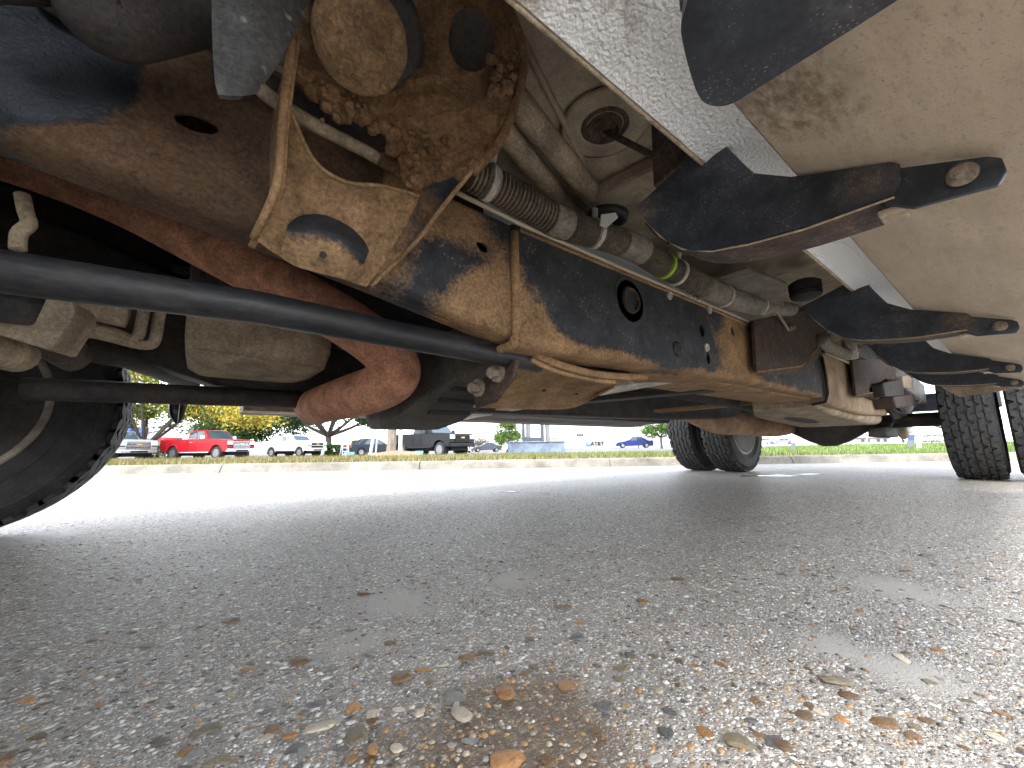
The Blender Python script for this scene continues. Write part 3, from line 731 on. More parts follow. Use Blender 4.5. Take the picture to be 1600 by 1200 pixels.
# bushing disc hanging below the plate, caked
dm = MB(); c = P(563, 62, Y=.395)
ax = Vector((-.05, -.55, -.83)).normalized()
prof = [(.0, .026), (.008, .027), (.016, .027), (.024, .026), (.031, .025), (.037, .023), (.042, .021), (.046, .019), (.049, .016), (.050, .006), (.048, -.004), (.040, -.006), (.038, -.03), (.0, -.03)]
dm.lathe([(r_, h) for r_, h in prof], 72, c, ax)
for k, v_ in enumerate(dm.v):
    if (v_ - c).dot(ax) > .004:
        d_ = .009 * mnoise.fractal(v_ * 50, 1, 2, 5) + .012 * max(0, mnoise.noise(v_ * 60)) + .014 * max(0, 1 - (v_ - P(572, 88, Y=.38)).length / .028)
        dm.v[k] = v_ + ax * d_
M_clay = grime('dry_clay', (.22, .135, .07), (.38, .245, .13), cover=.62, scale=22, soft=.15, mud2=(.25, .155, .08), b_str=1.0, b_dist=.006, fine=240)
do = dm.build('mount_bushing', M_clay, truck, smooth=True, auto=60); tag(do, 'round body mount bushing caked with mud')
sd_ = do.modifiers.new('fine', 'SUBSURF'); sd_.levels = sd_.render_levels = 1
MB().lathe([(.052, 0), (.060, -.002), (.062, -.02), (.050, -.03)], 40, c - ax * .004 + Vector((.012, 0, .010)), ax).build('bushing_cup', M_dark, truck, smooth=True)
# mud ridge and dripping clods under the plate
random.seed(3)
cl = MB()
def clod(mb_, p, r_, seed):
    bm = bmesh.new(); bmesh.ops.create_icosphere(bm, subdivisions=2, radius=1)
    v_ = []
    for q in bm.verts:
        s = 1 + .45 * mnoise.fractal(q.co * 1.6 + Vector((seed, seed * 2, 0)), 1, 2, 3); v_.append(Vector(p) + q.co * r_ * s)
    f_ = [[x.index for x in fc.verts] for fc in bm.faces]; bm.free(); mb_.add(v_, f_)
ridge = catmull([P(462, 112, Y=.455), P(500, 146, Y=.455), P(535, 170, Y=.455), P(575, 190, Y=.452), P(610, 215, Y=.448), P(632, 255, Y=.45), P(648, 292, Y=.458)], 10)
for k, p in enumerate(ridge):
    clod(cl, p + Vector((random.uniform(-.006, .006), random.uniform(-.006, .006), random.uniform(-.004, .006))), random.uniform(.005, .011), k)
for k in range(120):
    px, py = random.uniform(635, 770), random.uniform(130, 285)
    if px - 635 > (300 - py) * .9: continue
    clod(cl, P(px, py, Y=.398 + (700 - px) * .00045), random.uniform(.002, .006), k + 99)
for k in range(40):
    px, py = random.uniform(500, 640), random.uniform(120, 190)
    clod(cl, P(px, py, Y=.44), random.uniform(.002, .006), k + 300)
clod(cl, P(536, 166, Y=.453), .010, 5); clod(cl, P(536, 172, Y=.453) + Vector((0, 0, -.008)), .006, 8)
for k in range(30): clod(cl, P(random.uniform(765, 812), random.uniform(75, 150), Y=.353), random.uniform(.003, .007), k + 500)
co_ = cl.build('mud_clods', M_mud, truck, smooth=True); co_['kind'] = 'stuff'
# line running through the bracket
tb = MB().tube(catmull([P(395, 128, Y=.50), P(430, 158, Y=.50), P(500, 200, Y=.50), P(570, 236, Y=.50), P(640, 276, Y=.50)], 6), .0085, 14)
tb.build('brake_line', M_beige, truck, smooth=True)
MB().tube([P(592, 247, Y=.50), P(640, 276, Y=.50)], .0105, 14).build('line_joint', M_mud, truck, smooth=True)
# rubber flap nearest the lens and fender liner edges
fl = [[P(330, -60, Y=.40), P(400, -60, Y=.385), P(500, -60, Y=.40)], [P(331, 40, Y=.40), P(400, 40, Y=.388), P(470, 30, Y=.40)], [P(334, 110, Y=.40), P(392, 112, Y=.39), P(438, 95, Y=.40)], [P(340, 148, Y=.402), P(378, 150, Y=.395), P(402, 146, Y=.40)]]
M_flap = grime('dusty_rubber', (.045, .047, .05), (.17, .165, .155), cover=.42, scale=9, soft=.25, rough=.55, speck=((.5, .5, .48), 60), b_dist=.001)
tag(sheet('rubber_flap', fl, .006, M_flap, truck, sub=6), 'grey rubber flap hanging by the front wheel')
MB().loft([[P(-60, -60, Y=.47), P(140, -60, Y=.46), P(145, -5, Y=.465), P(60, -2, Y=.468), P(-60, -10, Y=.47)], [q + Vector((0, .02, .01)) for q in [P(-60, -60, Y=.47), P(140, -60, Y=.46), P(145, -5, Y=.465), P(60, -2, Y=.468), P(-60, -10, Y=.47)]]]).build('liner_edge', M_dark, truck, bevel=.004)
MB().tube(catmull([P(140, -40, Y=.47), P(150, 15, Y=.47), P(185, 38, Y=.475), P(250, 30, Y=.48), P(330, 12, Y=.48)], 6), [.03] * 25, 14).build('spring_bracket', M_dark, truck, smooth=True)
MB().lathe([(.014, 0), (.018, .006), (.022, .004), (.023, 0)], 24, P(97, 0, Y=.54), (0, -1, 0)).build('grommet', M_tar, truck, smooth=True)

# ---- torsion bars, exhaust, pans -------------------------------------
M_tors = grime('torsion_bar_paint', (.016, .0175, .021), (.13, .10, .075), cover=.32, scale=5, soft=.2, stretch=(.35, 1, 1), rough=.42, b_str=.25, b_dist=.001)
tag(MB().tube([P(-260, 395, Y=.62), P(0, 424, Y=.62), P(400, 480, Y=.62), P(800, 558, Y=.62), P(840, 566, Y=.625)], .0225, 28).build('torsion_bar', M_tors, truck, smooth=True), 'thick black torsion bar in front of the exhaust')
tag(MB().tube([P(35, 607, Y=1.4), P(240, 615, Y=1.4), P(560, 628, Y=1.4)], .027, 20).build('torsion_bar', M_dark, truck, smooth=True), 'dark torsion bar of the far side')
ex = catmull([P(-120, 205, Y=1.28), P(60, 262, Y=1.22), P(200, 318, Y=1.15), P(340, 392, Y=1.05), P(470, 462, Y=.97), P(560, 516, Y=.92), P(605, 552, Y=.905), P(618, 584, Y=.93), P(590, 606, Y=1.0), P(545, 620, Y=1.12), P(510, 630, Y=1.26), P(490, 636, Y=1.42)], 7)
exr = cr1([.050, .052, .054, .054, .055, .056, .058, .060, .060, .058, .056, .056], 7)
tag(MB().tube(ex, exr, 32).build('exhaust_pipe', M_exh, truck, smooth=True), 'red rusted exhaust pipe bending towards the far side')
# transmission pan, engine masses
tp = MB(); c0 = P(300, 500, Y=1.08)
rows = []
for z_, ins in ((.58, -.004), (.500, 0), (.458, .010), (.438, .055)):
    rows.append([Vector((x, y, z_)) for x, y in rrect(-.05 + ins * .5, .255 - ins, 1.09 + ins, 1.36 - ins, .035, 4)])
tp.loft(rows); tag(tp.build('transmission_pan', M_beige, truck, smooth=True, auto=40), 'pale dusty transmission pan')
MB().tube([P(306, 546, Y=1.088), P(400, 560, Y=1.088), P(500, 578, Y=1.088)], .003, 8).build('pan_lip', M_beige, truck, smooth=True)
bk = MB(); bk.box((-.055, 1.10, .56), (.9, 1.35, .80)); bk.build('transmission_case', M_dark, truck, bevel=.04, seg=3)
eb = MB(); eb.box((-.95, .76, .60), (-.44, 1.30, 1.05)); eb.build('engine_block', M_dark, truck, bevel=.05, seg=3)
MB().box((-.75, .80, .50), (-.46, 1.05, .61)).build('oil_pan', M_dark, truck, bevel=.03, seg=3)
MB().tube(catmull([P(35, 305, Y=.72), P(40, 330, Y=.715), P(45, 350, Y=.71), P(30, 365, Y=.71), P(28, 390, Y=.71)], 5), .0075, 10).build('hose_clip', M_beige, truck, smooth=True)
# two cooler lines bending down beside the front differential
for dx, dy, nm in ((0, 0, 'cooler_line'), (26, 16, 'cooler_line')):
    pp = [P(100, 514 + dy * .3, Y=1.02), P(150, 512 + dy * .6, Y=1.02), P(190 + dx * .5, 524 + dy * .7, Y=1.02), P(205 + dx, 532 + dy * .45, Y=1.02), P(216 + dx, 524 + dy * .45, Y=1.02), P(222 + dx, 500, Y=1.02), P(228 + dx, 470, Y=1.02)]
    MB().tube(catmull(pp, 6), .0095, 12).build(nm, M_beige, truck, smooth=True)
# front axle castings, knuckle, control arm
fd = MB(); fd.plate([P(-60, 430, Y=.86), P(80, 462, Y=.86), P(70, 520, Y=.86), P(-60, 510, Y=.86)], .14); fd.build('differential_housing', M_dark, truck, bevel=.02)
MB().plate([P(72, 462, Y=.85), P(116, 470, Y=.85), P(118, 490, Y=.85), P(80, 548, Y=.86), P(-40, 512, Y=.86), P(-40, 500, Y=.86), P(50, 508, Y=.86)], .10).build('casting_web', M_beige, truck, bevel=.012)
MB().tube([P(95, 470, Y=.98), P(200, 494, Y=.98)], .022, 14).build('axle_stub', M_beige, truck, smooth=True)
MB().tube(catmull([P(-60, 520, Y=.9), P(0, 545, Y=.95), P(25, 555, Y=1.0)], 6), [.028] * 13, 16).build('dust_boot', M_beige, truck, smooth=True)
MB().plate([P(60, 540, Y=1.1), P(128, 525, Y=1.1), P(126, 548, Y=1.1), P(110, 560, Y=1.1), P(88, 568, Y=1.1), P(56, 556, Y=1.1)], .12).build('arm_bushing', M_rust, truck, bevel=.012)
MB().tube([P(100, 535, Y=1.30), P(200, 556, Y=1.42), P(300, 596, Y=1.6)], [.035, .033, .03], 14).build('sway_bar', M_dark, truck, smooth=True)
kn_ = MB(); kn_.box((-.78, 1.58, .28), (-.52, 1.70, .52)); kn_.build('steering_knuckle', M_dark, truck, bevel=.04, seg=3)
kn2 = MB(); kn2.loft([[Vector((x, y, z)) for y, z in rrect(1.05 - .0, 1.62, zz - .035, zz + .035, .02, 3)] for x, zz in ((-.80, .33), (-.62, .31), (-.46, .34))]); kn2.build('lower_control_arm', M_dark, truck, smooth=True, auto=40)
MB().lathe([(0, 0), (.05, 0), (.06, .02), (.06, .08), (.03, .10), (0, .10)], 24, (-.50, 1.50, .36), (0, -1, .2)).build('ball_joint', M_dark, truck, smooth=True, auto=40)
MB().tube([Vector((-.66, 1.2, .60)), Vector((-.62, 1.66, .42))], .025, 12).build('drive_axle', M_dark, truck, smooth=True)
# beams on the far side at the left: mud flap strut and rocker end
MB().tube(catmull([P(272, 582, Y=1.98), P(273, 620, Y=1.98), P(272, 645, Y=1.98), P(276, 662, Y=1.98)], 5), cr1([.018, .018, .016, .004], 5), 10).build('step_strut', plain('glossy_black', (.012, .012, .014), .2), truck, smooth=True)
MB().tube(catmull([P(286, 582, Y=2.0), P(287, 620, Y=2.0), P(285, 640, Y=2.0), P(279, 661, Y=2.0)], 5), cr1([.014, .014, .012, .004], 5), 10).build('step_strut', M_dark, truck, smooth=True)

# ---- cross member at the torsion bar ends -----------------------------
M_cm = grime('cross_member_paint', (.035, .034, .034), (.15, .125, .10), cover=.48, scale=6, soft=.2, rough=.5)
xm_sec = lambda x0, x1, y, z0, z1: [Vector((x0, y, z0)), Vector((x1, y, z0)), Vector((x1, y, z1)), Vector((x0, y, z1))]
xs = MB().loft([xm_sec(.49, .72, .70, .42, .56), xm_sec(.48, .70, .84, .405, .55), xm_sec(.45, .66, .95, .372, .52), xm_sec(.42, .63, 1.06, .322, .46), xm_sec(.41, .61, 1.16, .304, .43), xm_sec(.41, .61, 1.26, .306, .43), xm_sec(.43, .62, 1.36, .345, .48), xm_sec(.46, .64, 1.46, .42, .56)])
tag(xs.build('cross_member', M_cm, truck, bevel=.012, seg=3), 'black dropped cross member')
# bright pressed ribs on the cross member's lower face
for y_, zz in ((.88, .395), (.95, .374), (1.01, .347)):
    MB().box((.49, y_ - .012, zz - .008), (.62, y_ + .012, zz + .004)).build('pressed_slot', M_tar, truck, bevel=.004)
bp = [P(772, 572, X=.47), P(806, 562, X=.47), P(800, 590, X=.47), P(770, 628, X=.47), P(742, 637, X=.47), P(738, 606, X=.47)]
tag(MB().plate(bp, .012).build('end_plate', M_rust, truck, bevel=.003), 'dark end plate with two flanged bolts')
for px, py in ((779, 583), (749, 606)):
    q = P(px, py, X=.468); hexbolt('flange_bolt', q, (-1, -.25, -.1), .0125, .028, M_bolt, truck)
cp_rows = [
    [P(806, 556, Y=.60), P(850, 566, Y=.60), P(900, 578, Y=.60), P(945, 588, Y=.60), P(985, 594, Y=.60)],
    [P(790, 590, Y=.70), P(850, 592, Y=.70), P(900, 600, Y=.70), P(940, 606, Y=.70), P(962, 602, Y=.66)],
    [P(765, 622, Y=.80), P(830, 622, Y=.80), P(880, 624, Y=.80), P(915, 624, Y=.78), P(935, 616, Y=.72)],
    [P(740, 637, Y=.86), P(800, 639, Y=.86), P(850, 640, Y=.86), P(890, 638, Y=.84), P(915, 630, Y=.80)]]
tag(sheet('cross_member_pan', cp_rows, .005, M_mudl, truck, sub=6, amp=.0014, freq=30), 'tan pan bolted under the rail')
MB().tube(catmull([P(835, 553, Y=.59), P(880, 572, Y=.60), P(940, 586, Y=.605), P(1008, 589, Y=.61)], 6), .009, 10).build('pressed_rib', M_mudl, truck, smooth=True)
MB().tube(catmull([P(830, 562, Y=.60), P(870, 580, Y=.61), P(930, 594, Y=.615), P(960, 597, Y=.615)], 6), .006, 10).build('pressed_rib', M_mudl, truck, smooth=True)
for px, py in ((850, 609), (901, 614)):
    q = P(px, py, Y=.757); MB().lathe([(0, .003), (.0055, .003), (.0075, -.002)], 14, q, (0, -.6, -.8)).build('pan_dark_disc', M_tar, truck)  # black discs, the shade inside the pan's holes put in as colour
M_strap = grime('pale_strap', (.62, .57, .49), (.36, .28, .2), cover=.38, scale=9, soft=.12, rough=.5)
# flat strap across to the far side and the second one behind
for (a, ya), (b_, yb), wd, mat in ((((1040, 596), .68), ((700, 658), 1.80), .05, M_strap), (((1225, 628), .80), ((900, 656), 1.84), .045, M_mudl), (((1110, 612), .70), ((800, 640), 1.7), .04, M_dark)):
    A, B_ = P(*a, Y=ya), P(*b_, Y=yb); d_ = (B_ - A).normalized(); s_ = Vector((1, 0, 0)) * wd
    MB().loft([[q - s_, q + s_, q + s_ + Vector((0, 0, .02)), q - s_ + Vector((0, 0, .02))] for q in (A, A * .7 + B_ * .3, A * .3 + B_ * .7, B_)]).build('cross_strap', mat, truck, bevel=.004)
# propeller shaft, muffler, far heat shield
tag(MB().tube([Vector((.95, 1.02, .53)), Vector((2.4, 1.01, .50)), Vector((3.75, 1.0, .44))], .045, 20).build('propeller_shaft', M_dark, truck, smooth=True), 'dark propeller shaft')
mf = catmull([P(1060, 640, Y=1.5), P(1096, 658, Y=1.45), P(1125, 664, Y=1.42), P(1150, 663, Y=1.40), P(1215, 666, Y=1.28), P(1250, 662, Y=1.22)], 6)
tag(MB().tube(mf, cr1([.045, .05, .07, .085, .085, .05], 6), 24).build('muffler', grime('muffler_rust', (.40, .23, .13), (.50, .36, .24), cover=.5, scale=6, soft=.25, rough=.6, mrough=.8), truck, smooth=True), 'orange tan muffler in front of the far wheels')
# ---- loom, cable, clips along the rail top ---------------------------
hp = [(735, 272, .515, 27), (790, 300, .512, 26), (870, 346, .51, 24), (930, 366, .508, 21.5), (985, 384, .507, 21), (1030, 411, .506, 19.5), (1100, 449, .506, 18), (1150, 470, .506, 16), (1200, 480, .506, 13), (1236, 484, .50, 10)]
pts = catmull([P(a, b_, Y=y) for a, b_, y, r_ in hp], 40)
rad = [r_ * depth(p) / FPX for r_, p in zip(cr1([h[3] for h in hp], 40), pts)]
def loom(i0, i1, step, name):
    ps, rs = [], []
    cum = 0; i = i0
    seglen = [(pts[k + 1] - pts[k]).length for k in range(len(pts) - 1)]
    # resample evenly
    tot = sum(seglen[i0:i1]); nrib = max(4, int(tot / step)); samples = nrib * 4
    acc = [0]
    for k in range(i0, i1): acc.append(acc[-1] + seglen[k])
    for s in range(samples + 1):
        t = tot * s / samples; k = max(0, min(len(acc) - 2, int(np.searchsorted(acc, t) - 1)))
        u = (t - acc[k]) / max(1e-9, acc[k + 1] - acc[k]); p = pts[i0 + k].lerp(pts[i0 + k + 1], u); r_ = rad[i0 + k] * (1 - u) + rad[i0 + k + 1] * u
        ps.append(p); rs.append(r_ * (1.0, 1.0, .80, .80)[s % 4])
    return MB().tube(ps, rs, 20).build(name, M_hose, truck, smooth=False)
loom(0, 22, .0075, 'wiring_loom'); tag(loom(28, 76, .0080, 'wiring_loom'), 'ribbed wiring loom'); loom(86, 150, .0078, 'wiring_loom'); loom(176, 240, .0085, 'wiring_loom')
for i0, i1 in ((20, 30), (74, 90), (148, 178), (238, 360)):
    MB().tube(pts[i0:i1], [r_ * 1.02 for r_ in rad[i0:i1]], 20).build('loom_sleeve', M_sleeve, truck, smooth=True)
for k, ext in ((24, 1), (118, 1), (215, 1), (262, 1), (306, 1)):
    d_ = (pts[k + 1] - pts[k - 1]).normalized(); r_ = rad[k] * 1.10
    MB().tube([pts[k] - d_ * .006, pts[k] - d_ * .0055, pts[k] + d_ * .0055, pts[k] + d_ * .006], [r_ * .9, r_, r_, r_ * .9], 24).build('loom_clamp', M_clamp, truck, smooth=True, auto=30)
    u_ = Vector((.2, -.25, 1)); u_ = (u_ - d_ * u_.dot(d_)).normalized()
    MB().box((-.006, -.003, -.002), (.006, .003, .022), Matrix((d_, d_.cross(u_), u_)).transposed(), (0, 0, 0)).build('clamp_tab', M_clamp, truck).location = pts[k] + u_ * r_ * .95
k = 205; d_ = (pts[k + 1] - pts[k - 1]).normalized()
MB().tube([pts[k] - d_ * .005, pts[k] + d_ * .005], rad[k] * 1.06, 24).build('lime_band', M_green, truck, smooth=True, auto=30)
MB().tube([P(708, 298, Y=.535), P(815, 351, Y=.535), P(1000, 431, Y=.535), P(1216, 522, Y=.535)], .0042, 10).build('cable', M_cable, truck, smooth=True)
MB().tube([P(1290, 552, Y=.52), P(1366, 583, Y=.52)], .006, 8).build('cable', M_cable, truck, smooth=True)
q = P(1085, 466, Y=.53); MB().box(q - Vector((.035, .003, .006)), q + Vector((.035, .003, .006))).build('cable_clip', M_clamp, truck, bevel=.002)
for dx in (-.015, .012): MB().lathe([(0, .001), (.004, .001)], 10, q + Vector((dx, -.0035, 0)), (0, -1, 0)).build('clip_dark_disc', M_tar, truck)  # flat black discs paint the dark of the clip's holes
# outrigger gussets under the step brackets
M_gus = M_rust
for pg, lip, Yg in (([(1178, 500), (1292, 478), (1296, 512), (1275, 546), (1252, 572), (1183, 581)], [(1210, 586), (1262, 578), (1298, 512)], .515),
                    ([(1332, 562), (1398, 560), (1400, 585), (1372, 612), (1338, 618)], [(1345, 622), (1378, 614), (1402, 582)], .50)):
    MB().plate([P(a, b_, Y=Yg) for a, b_ in pg], .012).build('outrigger_gusset', M_gus, truck, bevel=.003)
    lp = [P(a, b_, Y=Yg) for a, b_ in pg[2:6]] if len(pg) > 5 else [P(a, b_, Y=Yg) for a, b_ in pg[2:5]]
    sheet('gusset_flange', [lp, [p + Vector((.10, .012, -.002)) for p in lp]], .004, M_gus, truck, sub=3)
    MB().tube(lp, .0035, 8).build('gusset_edge', M_mudl, truck, smooth=True)
q = P(1236, 512, Y=.512); hexbolt('gusset_bolt', q, (0, -1, 0), .008, .014, M_bolt, truck)
MB().tube(catmull([P(1190, 492, Y=.50), P(1210, 486, Y=.49), P(1222, 500, Y=.495), P(1232, 516, Y=.508)], 5), .0045, 8).build('sensor_wire', M_beige, truck, smooth=True)

# ---- cab floor, rocker, step board ------------------------------------
ff = MB()
ff.box((.02, .195, .842), (3.15, .66, .88)); floor_n = ff.build('floor_pan', M_floor, truck)
MB().box((-.1, .66, .93), (3.15, 1.34, 1.0)).build('floor_tunnel', M_dark, truck)
MB().box((-.1, 1.34, .74), (3.15, 1.80, .80)).build('floor_pan', M_dark, truck)
MB().box((-.1, .645, .83), (3.15, .66, 1.0)).build('tunnel_side', M_floor, truck); MB().box((-.1, 1.34, .72), (3.15, 1.355, 1.0)).build('tunnel_side', M_dark, truck)
# pressed ribs and rolled edges of the floor, seen above the rail
for a, b_, r_ in (((728, 135), (905, 345), .022), ((782, 128), (945, 328), .024)):
    A, B_ = P(*a, Z=.825), P(*b_, Z=.825); MB().tube([A, A.lerp(B_, .5), B_], r_, 16).build('floor_rib', M_beige, truck, smooth=True)
A, B_ = P(815, 60, Z=.838), P(935, 300, Z=.838); MB().tube([A, B_], .006, 8).build('floor_seam', M_floor, truck, smooth=True)
A, B_ = P(915, 318, Z=.80), P(1045, 255, Z=.80); s_ = Vector((.05, .01, 0))
MB().loft([[q, q + s_, q + s_ + Vector((0, 0, .04)), q + Vector((0, 0, .04))] for q in (A, B_)]).build('floor_sill', M_floor, truck, bevel=.01)
c = P(945, 196, Z=.838)
MB().lathe([(.048, -.002), (.042, .005), (.036, .004), (.033, .001), (.030, .012), (.025, .014), (.022, .004), (.016, .004), (.012, .014), (.0, .015)], 40, c, (0, 0, -1)).build('floor_grommet', M_rust, truck, smooth=True)
MB().lathe([(.085, 0), (.074, .004), (.048, .002)], 40, c, (0, 0, -1)).build('grommet_dimple', M_floor, truck, smooth=True)
MB().tube([c + Vector((0, 0, -.012)), P(1022, 244, Z=.76)], .006, 10).build('drain_rod', M_rust, truck, smooth=True)
MB().plate([P(1016, 192, X=.50), P(1078, 236, X=.50), P(1062, 256, X=.50), P(1020, 292, X=.50)], .02).build('sill_bracket', M_rust, truck, bevel=.003)
MB().lathe([(.030, 0), (.048, .006), (.046, .018), (.034, .020), (.030, .010), (.0, .006)], 28, P(948, 332, Z=.76), (0, .1, -1)).build('rubber_plug', M_tar, truck, smooth=True)
MB().plate([P(940, 335, Y=.46), P(962, 332, Y=.46), P(966, 340, Y=.46), P(948, 356, Y=.46), P(938, 352, Y=.46)], .002).build('white_tag', plain('tag_white', (.7, .7, .66), .6), truck)
# later stretch of floor above the second bracket
MB().box((1.0, .30, .80), (1.06, .55, .842)).build('floor_sill', M_floor, truck)
MB().lathe([(.0, .03), (.036, .03), (.044, .024), (.046, .012), (.042, .008), (.046, .002), (.046, -.02), (.03, -.03)], 28, P(1258, 452, Z=.75), (0, 0, -1)).build('body_mount', M_tar, truck, smooth=True, auto=40)
MB().plate([P(1110, 440, Z=.72), P(1170, 420, Z=.72), P(1230, 445, Z=.72), P(1225, 478, Z=.72), P(1150, 462, Z=.72)], .01).build('heat_foil', grime('dull_foil', (.20, .185, .16), (.12, .09, .065), cover=.45, scale=9, soft=.2), truck, bevel=.004)

def rocker_mat():
    m, n, b = new_mat('white_stone_guard'); co = coord(n)
    x = noise_n(n, co, 250, 1, .4); y = noise_n(n, co, 520, 2, .5); d = noise_n(n, co, 14, 6, .7)
    sep = n.nodes.new('ShaderNodeSeparateXYZ'); n.links.new(co, sep.inputs[0])
    c = mixc(n, ramp(n, d, .66, .80, 0, .4), (.88, .89, .895), (.45, .37, .27))
    p = P(905, 5, Z=.58)
    dv = n.nodes.new('ShaderNodeVectorMath'); dv.operation = 'DISTANCE'; n.links.new(co, dv.inputs[0]); dv.inputs[1].default_value = tuple(p)
    rs = mth(n, 'MULTIPLY', ramp(n, dv.outputs['Value'], .02, .075, 1, 0), ramp(n, d, .42, .56))
    c = mixc(n, rs, c, (.20, .10, .04))
    n.links.new(c, b.inputs['Base Color']); b.inputs['Roughness'].default_value = .38
    bump(n, b, mth(n, 'ADD', x, mth(n, 'MULTIPLY', y, .3)), .85, .0045); return m
M_rock = rocker_mat()
def rocker_prof(sgn=1):
    # (Y, z) of the near rocker, going from inner pinch weld outwards and up
    return [(.201, .640), (.201, .588), (.195, .580), (.187, .583), (.15, .588), (.108, .592), (.07, .604), (.035, .635), (.02, .68), (.012, .80), (.012, .86), (.201, .86)]
xs_ = [-.12 + 3.25 * k / 24 for k in range(25)]
tag(MB().loft([[Vector((x, y, z)) for y, z in rocker_prof()] for x in xs_]).build('rocker_panel', M_rock, truck, smooth=True, auto=35), 'white textured rocker panel beside the step')
MB().loft([[Vector((x, 2 - y, z)) for y, z in rocker_prof()] for x in (-.12, 3.13)]).build('rocker_panel', M_rock, truck, smooth=True, auto=35)
MB().tube([Vector((-.1, .199, .5815)), Vector((1.2, .199, .5815)), Vector((3.1, .199, .5815))], .0026, 8).build('pinch_weld', M_beige, truck, smooth=True)
def board_mat():
    m, n, b = new_mat('dusty_step_underside'); co = coord(n, (.5, 1, 1)); raw = coord(n)
    s = noise_n(n, coord(n, (.12, 1, 1)), 60, 5, .6); d = noise_n(n, co, 13, 7, .7); e = noise_n(n, co, 120, 4, .7)
    c = mixc(n, ramp(n, s, .3, .7), (.47, .385, .29), (.575, .475, .36))
    c = mixc(n, ramp(n, d, .36, .58, .38, 0), c, (.34, .262, .185))
    c = mixc(n, ramp(n, e, .54, .66, 0, .4), c, (.31, .232, .155))
    c = mixc(n, ramp(n, noise_n(n, raw, 420, 2, .6), .58, .70, 0, .5), c, (.22, .16, .11))
    for (px, py, r_, cc) in ((1475, 107, .010, (.07, .04, .025)), (1230, 190, .055, (.12, .085, .06)), (1412, 168, .004, (.08, .04, .03)), (1568, 10, .012, (.16, .10, .06)), (1200, 150, .05, (.14, .10, .07))):
        p = P(px, py, Z=.495)
        dv = n.nodes.new('ShaderNodeVectorMath'); dv.operation = 'DISTANCE'; n.links.new(raw, dv.inputs[0]); dv.inputs[1].default_value = tuple(p)
        c = mixc(n, mth(n, 'MULTIPLY', ramp(n, dv.outputs['Value'], r_ * .4, r_ * 1.2, .9, 0), ramp(n, e, .38, .64, .15, .85)), c, cc)
    n.links.new(c, b.inputs['Base Color']); b.inputs['Roughness'].default_value = .7
    bump(n, b, mth(n, 'ADD', s, e), .25, .002); return m
M_board = board_mat()
bprof = [(.111, .540), (.113, .522), (.109, .5150), (.06, .493), (.0, .464), (-.045, .446), (-.060, .450), (-.066, .47), (-.06, .55), (-.04, .575), (.09, .58), (.108, .565)]
bd = MB().loft([[Vector((x, min(y, .085 + max(0, x - .262) * 1.6), z)) for y, z in bprof] for x in [.25, .262, .275, .29] + [.32 + 2.33 * k / 10 for k in range(11)]]).build('running_board', M_board, truck, smooth=True, auto=35)
tag(bd, 'tan dusty underside of the near running board')
M_wash = grime('dusty_washer', (.22, .18, .14), (.33, .27, .20), cover=.5, scale=60, soft=.2, rough=.6)
# step brackets
def step_bracket(X, k):
    body = [(.212, .600), (.176, .598), (.147, .537), (.113, .512), (.041, .483), (.036, .478), (.037, .462), (.043, .453), (.105, .454), (.160, .460), (.196, .466), (.225, .478), (.252, .502), (.278, .540), (.295, .573)]
    o = MB().plate([Vector((X, y, z)) for y, z in body], .005, n=(-1, 0, 0)).build('step_bracket', M_blk, truck, bevel=.0007)
    foot = [(.045, .480), (-.010, .4575), (-.0165, .452), (-.0175, .440), (-.0125, .432), (.034, .437), (.050, .448)]
    MB().plate([Vector((X + .004, y, z)) for y, z in foot], .005, n=(-1, 0, 0)).build('bracket_foot', M_blk, o, bevel=.001)
    low = [(.043, .452), (.11, .453), (.16, .459), (.20, .468), (.235, .486), (.262, .515), (.282, .548)]
    sheet('bracket_flange', [[Vector((X + .004, y, z)) for y, z in low], [Vector((X + .055, y, z - .001)) for y, z in low]], .004, M_rust, o, sub=3)
    MB().tube([Vector((X + .002, y, z - .0008)) for y, z in low], .0012, 8).build('bracket_edge', M_beige, o, smooth=True)
    MB().box((X + .006, .038, .4415), (X + .034, .056, .4455)).build('foot_pad', M_beige, o, bevel=.0015)
    c_ = Vector((X + .0, .004, .4485))
    MB().lathe([(0, .0015), (.0085, .0015), (.0095, 0)], 24, c_, (-1, 0, 0)).build('washer', M_wash, o, smooth=True)
    hexbolt('slot_bolt', c_ + Vector((-.002, .002, 0)), (-1, 0, 0), .0045, .007, M_wash, o, 0)
    up = [(.177, .596), (.147, .538), (.138, .5235)]
    sheet('upper_flange', [[Vector((X + .004, y, z)) for y, z in up], [Vector((X + .03, y - .001, z)) for y, z in up]], .003, M_blk, o, sub=2)
    return o
for k, X in enumerate((.455, 1.13, 1.80, 2.27)):
    tag(step_bracket(X, k), ('nearest black step bracket', 'second black step bracket', 'third black step bracket', 'fourth black step bracket')[k])
# rounded black end cap of the step, closest to the lens
cap = [(1480, -52), (1400, 2), (1290, 72), (1190, 134), (1146, 161), (1120, 166), (1100, 160), (1088, 142), (1076, 105), (1067, 68), (1064, 40), (1072, 8), (1090, -60)]
tag(MB().plate([P(q.x, q.y, Z=.470 - .00004 * (q.x - 1064)) for q in catmull([(a, b_, 0) for a, b_ in cap], 4)], .035).build('step_end_cap', M_blk, truck, bevel=.007, seg=4), 'rounded black step cap nearest the lens')
MB().plate([P(a, b_, Z=.50) for a, b_ in ((1062, -10), (1088, -40), (1100, 10), (1075, 40), (1063, 22))], .01).build('cap_lug', M_flap, truck, bevel=.003)
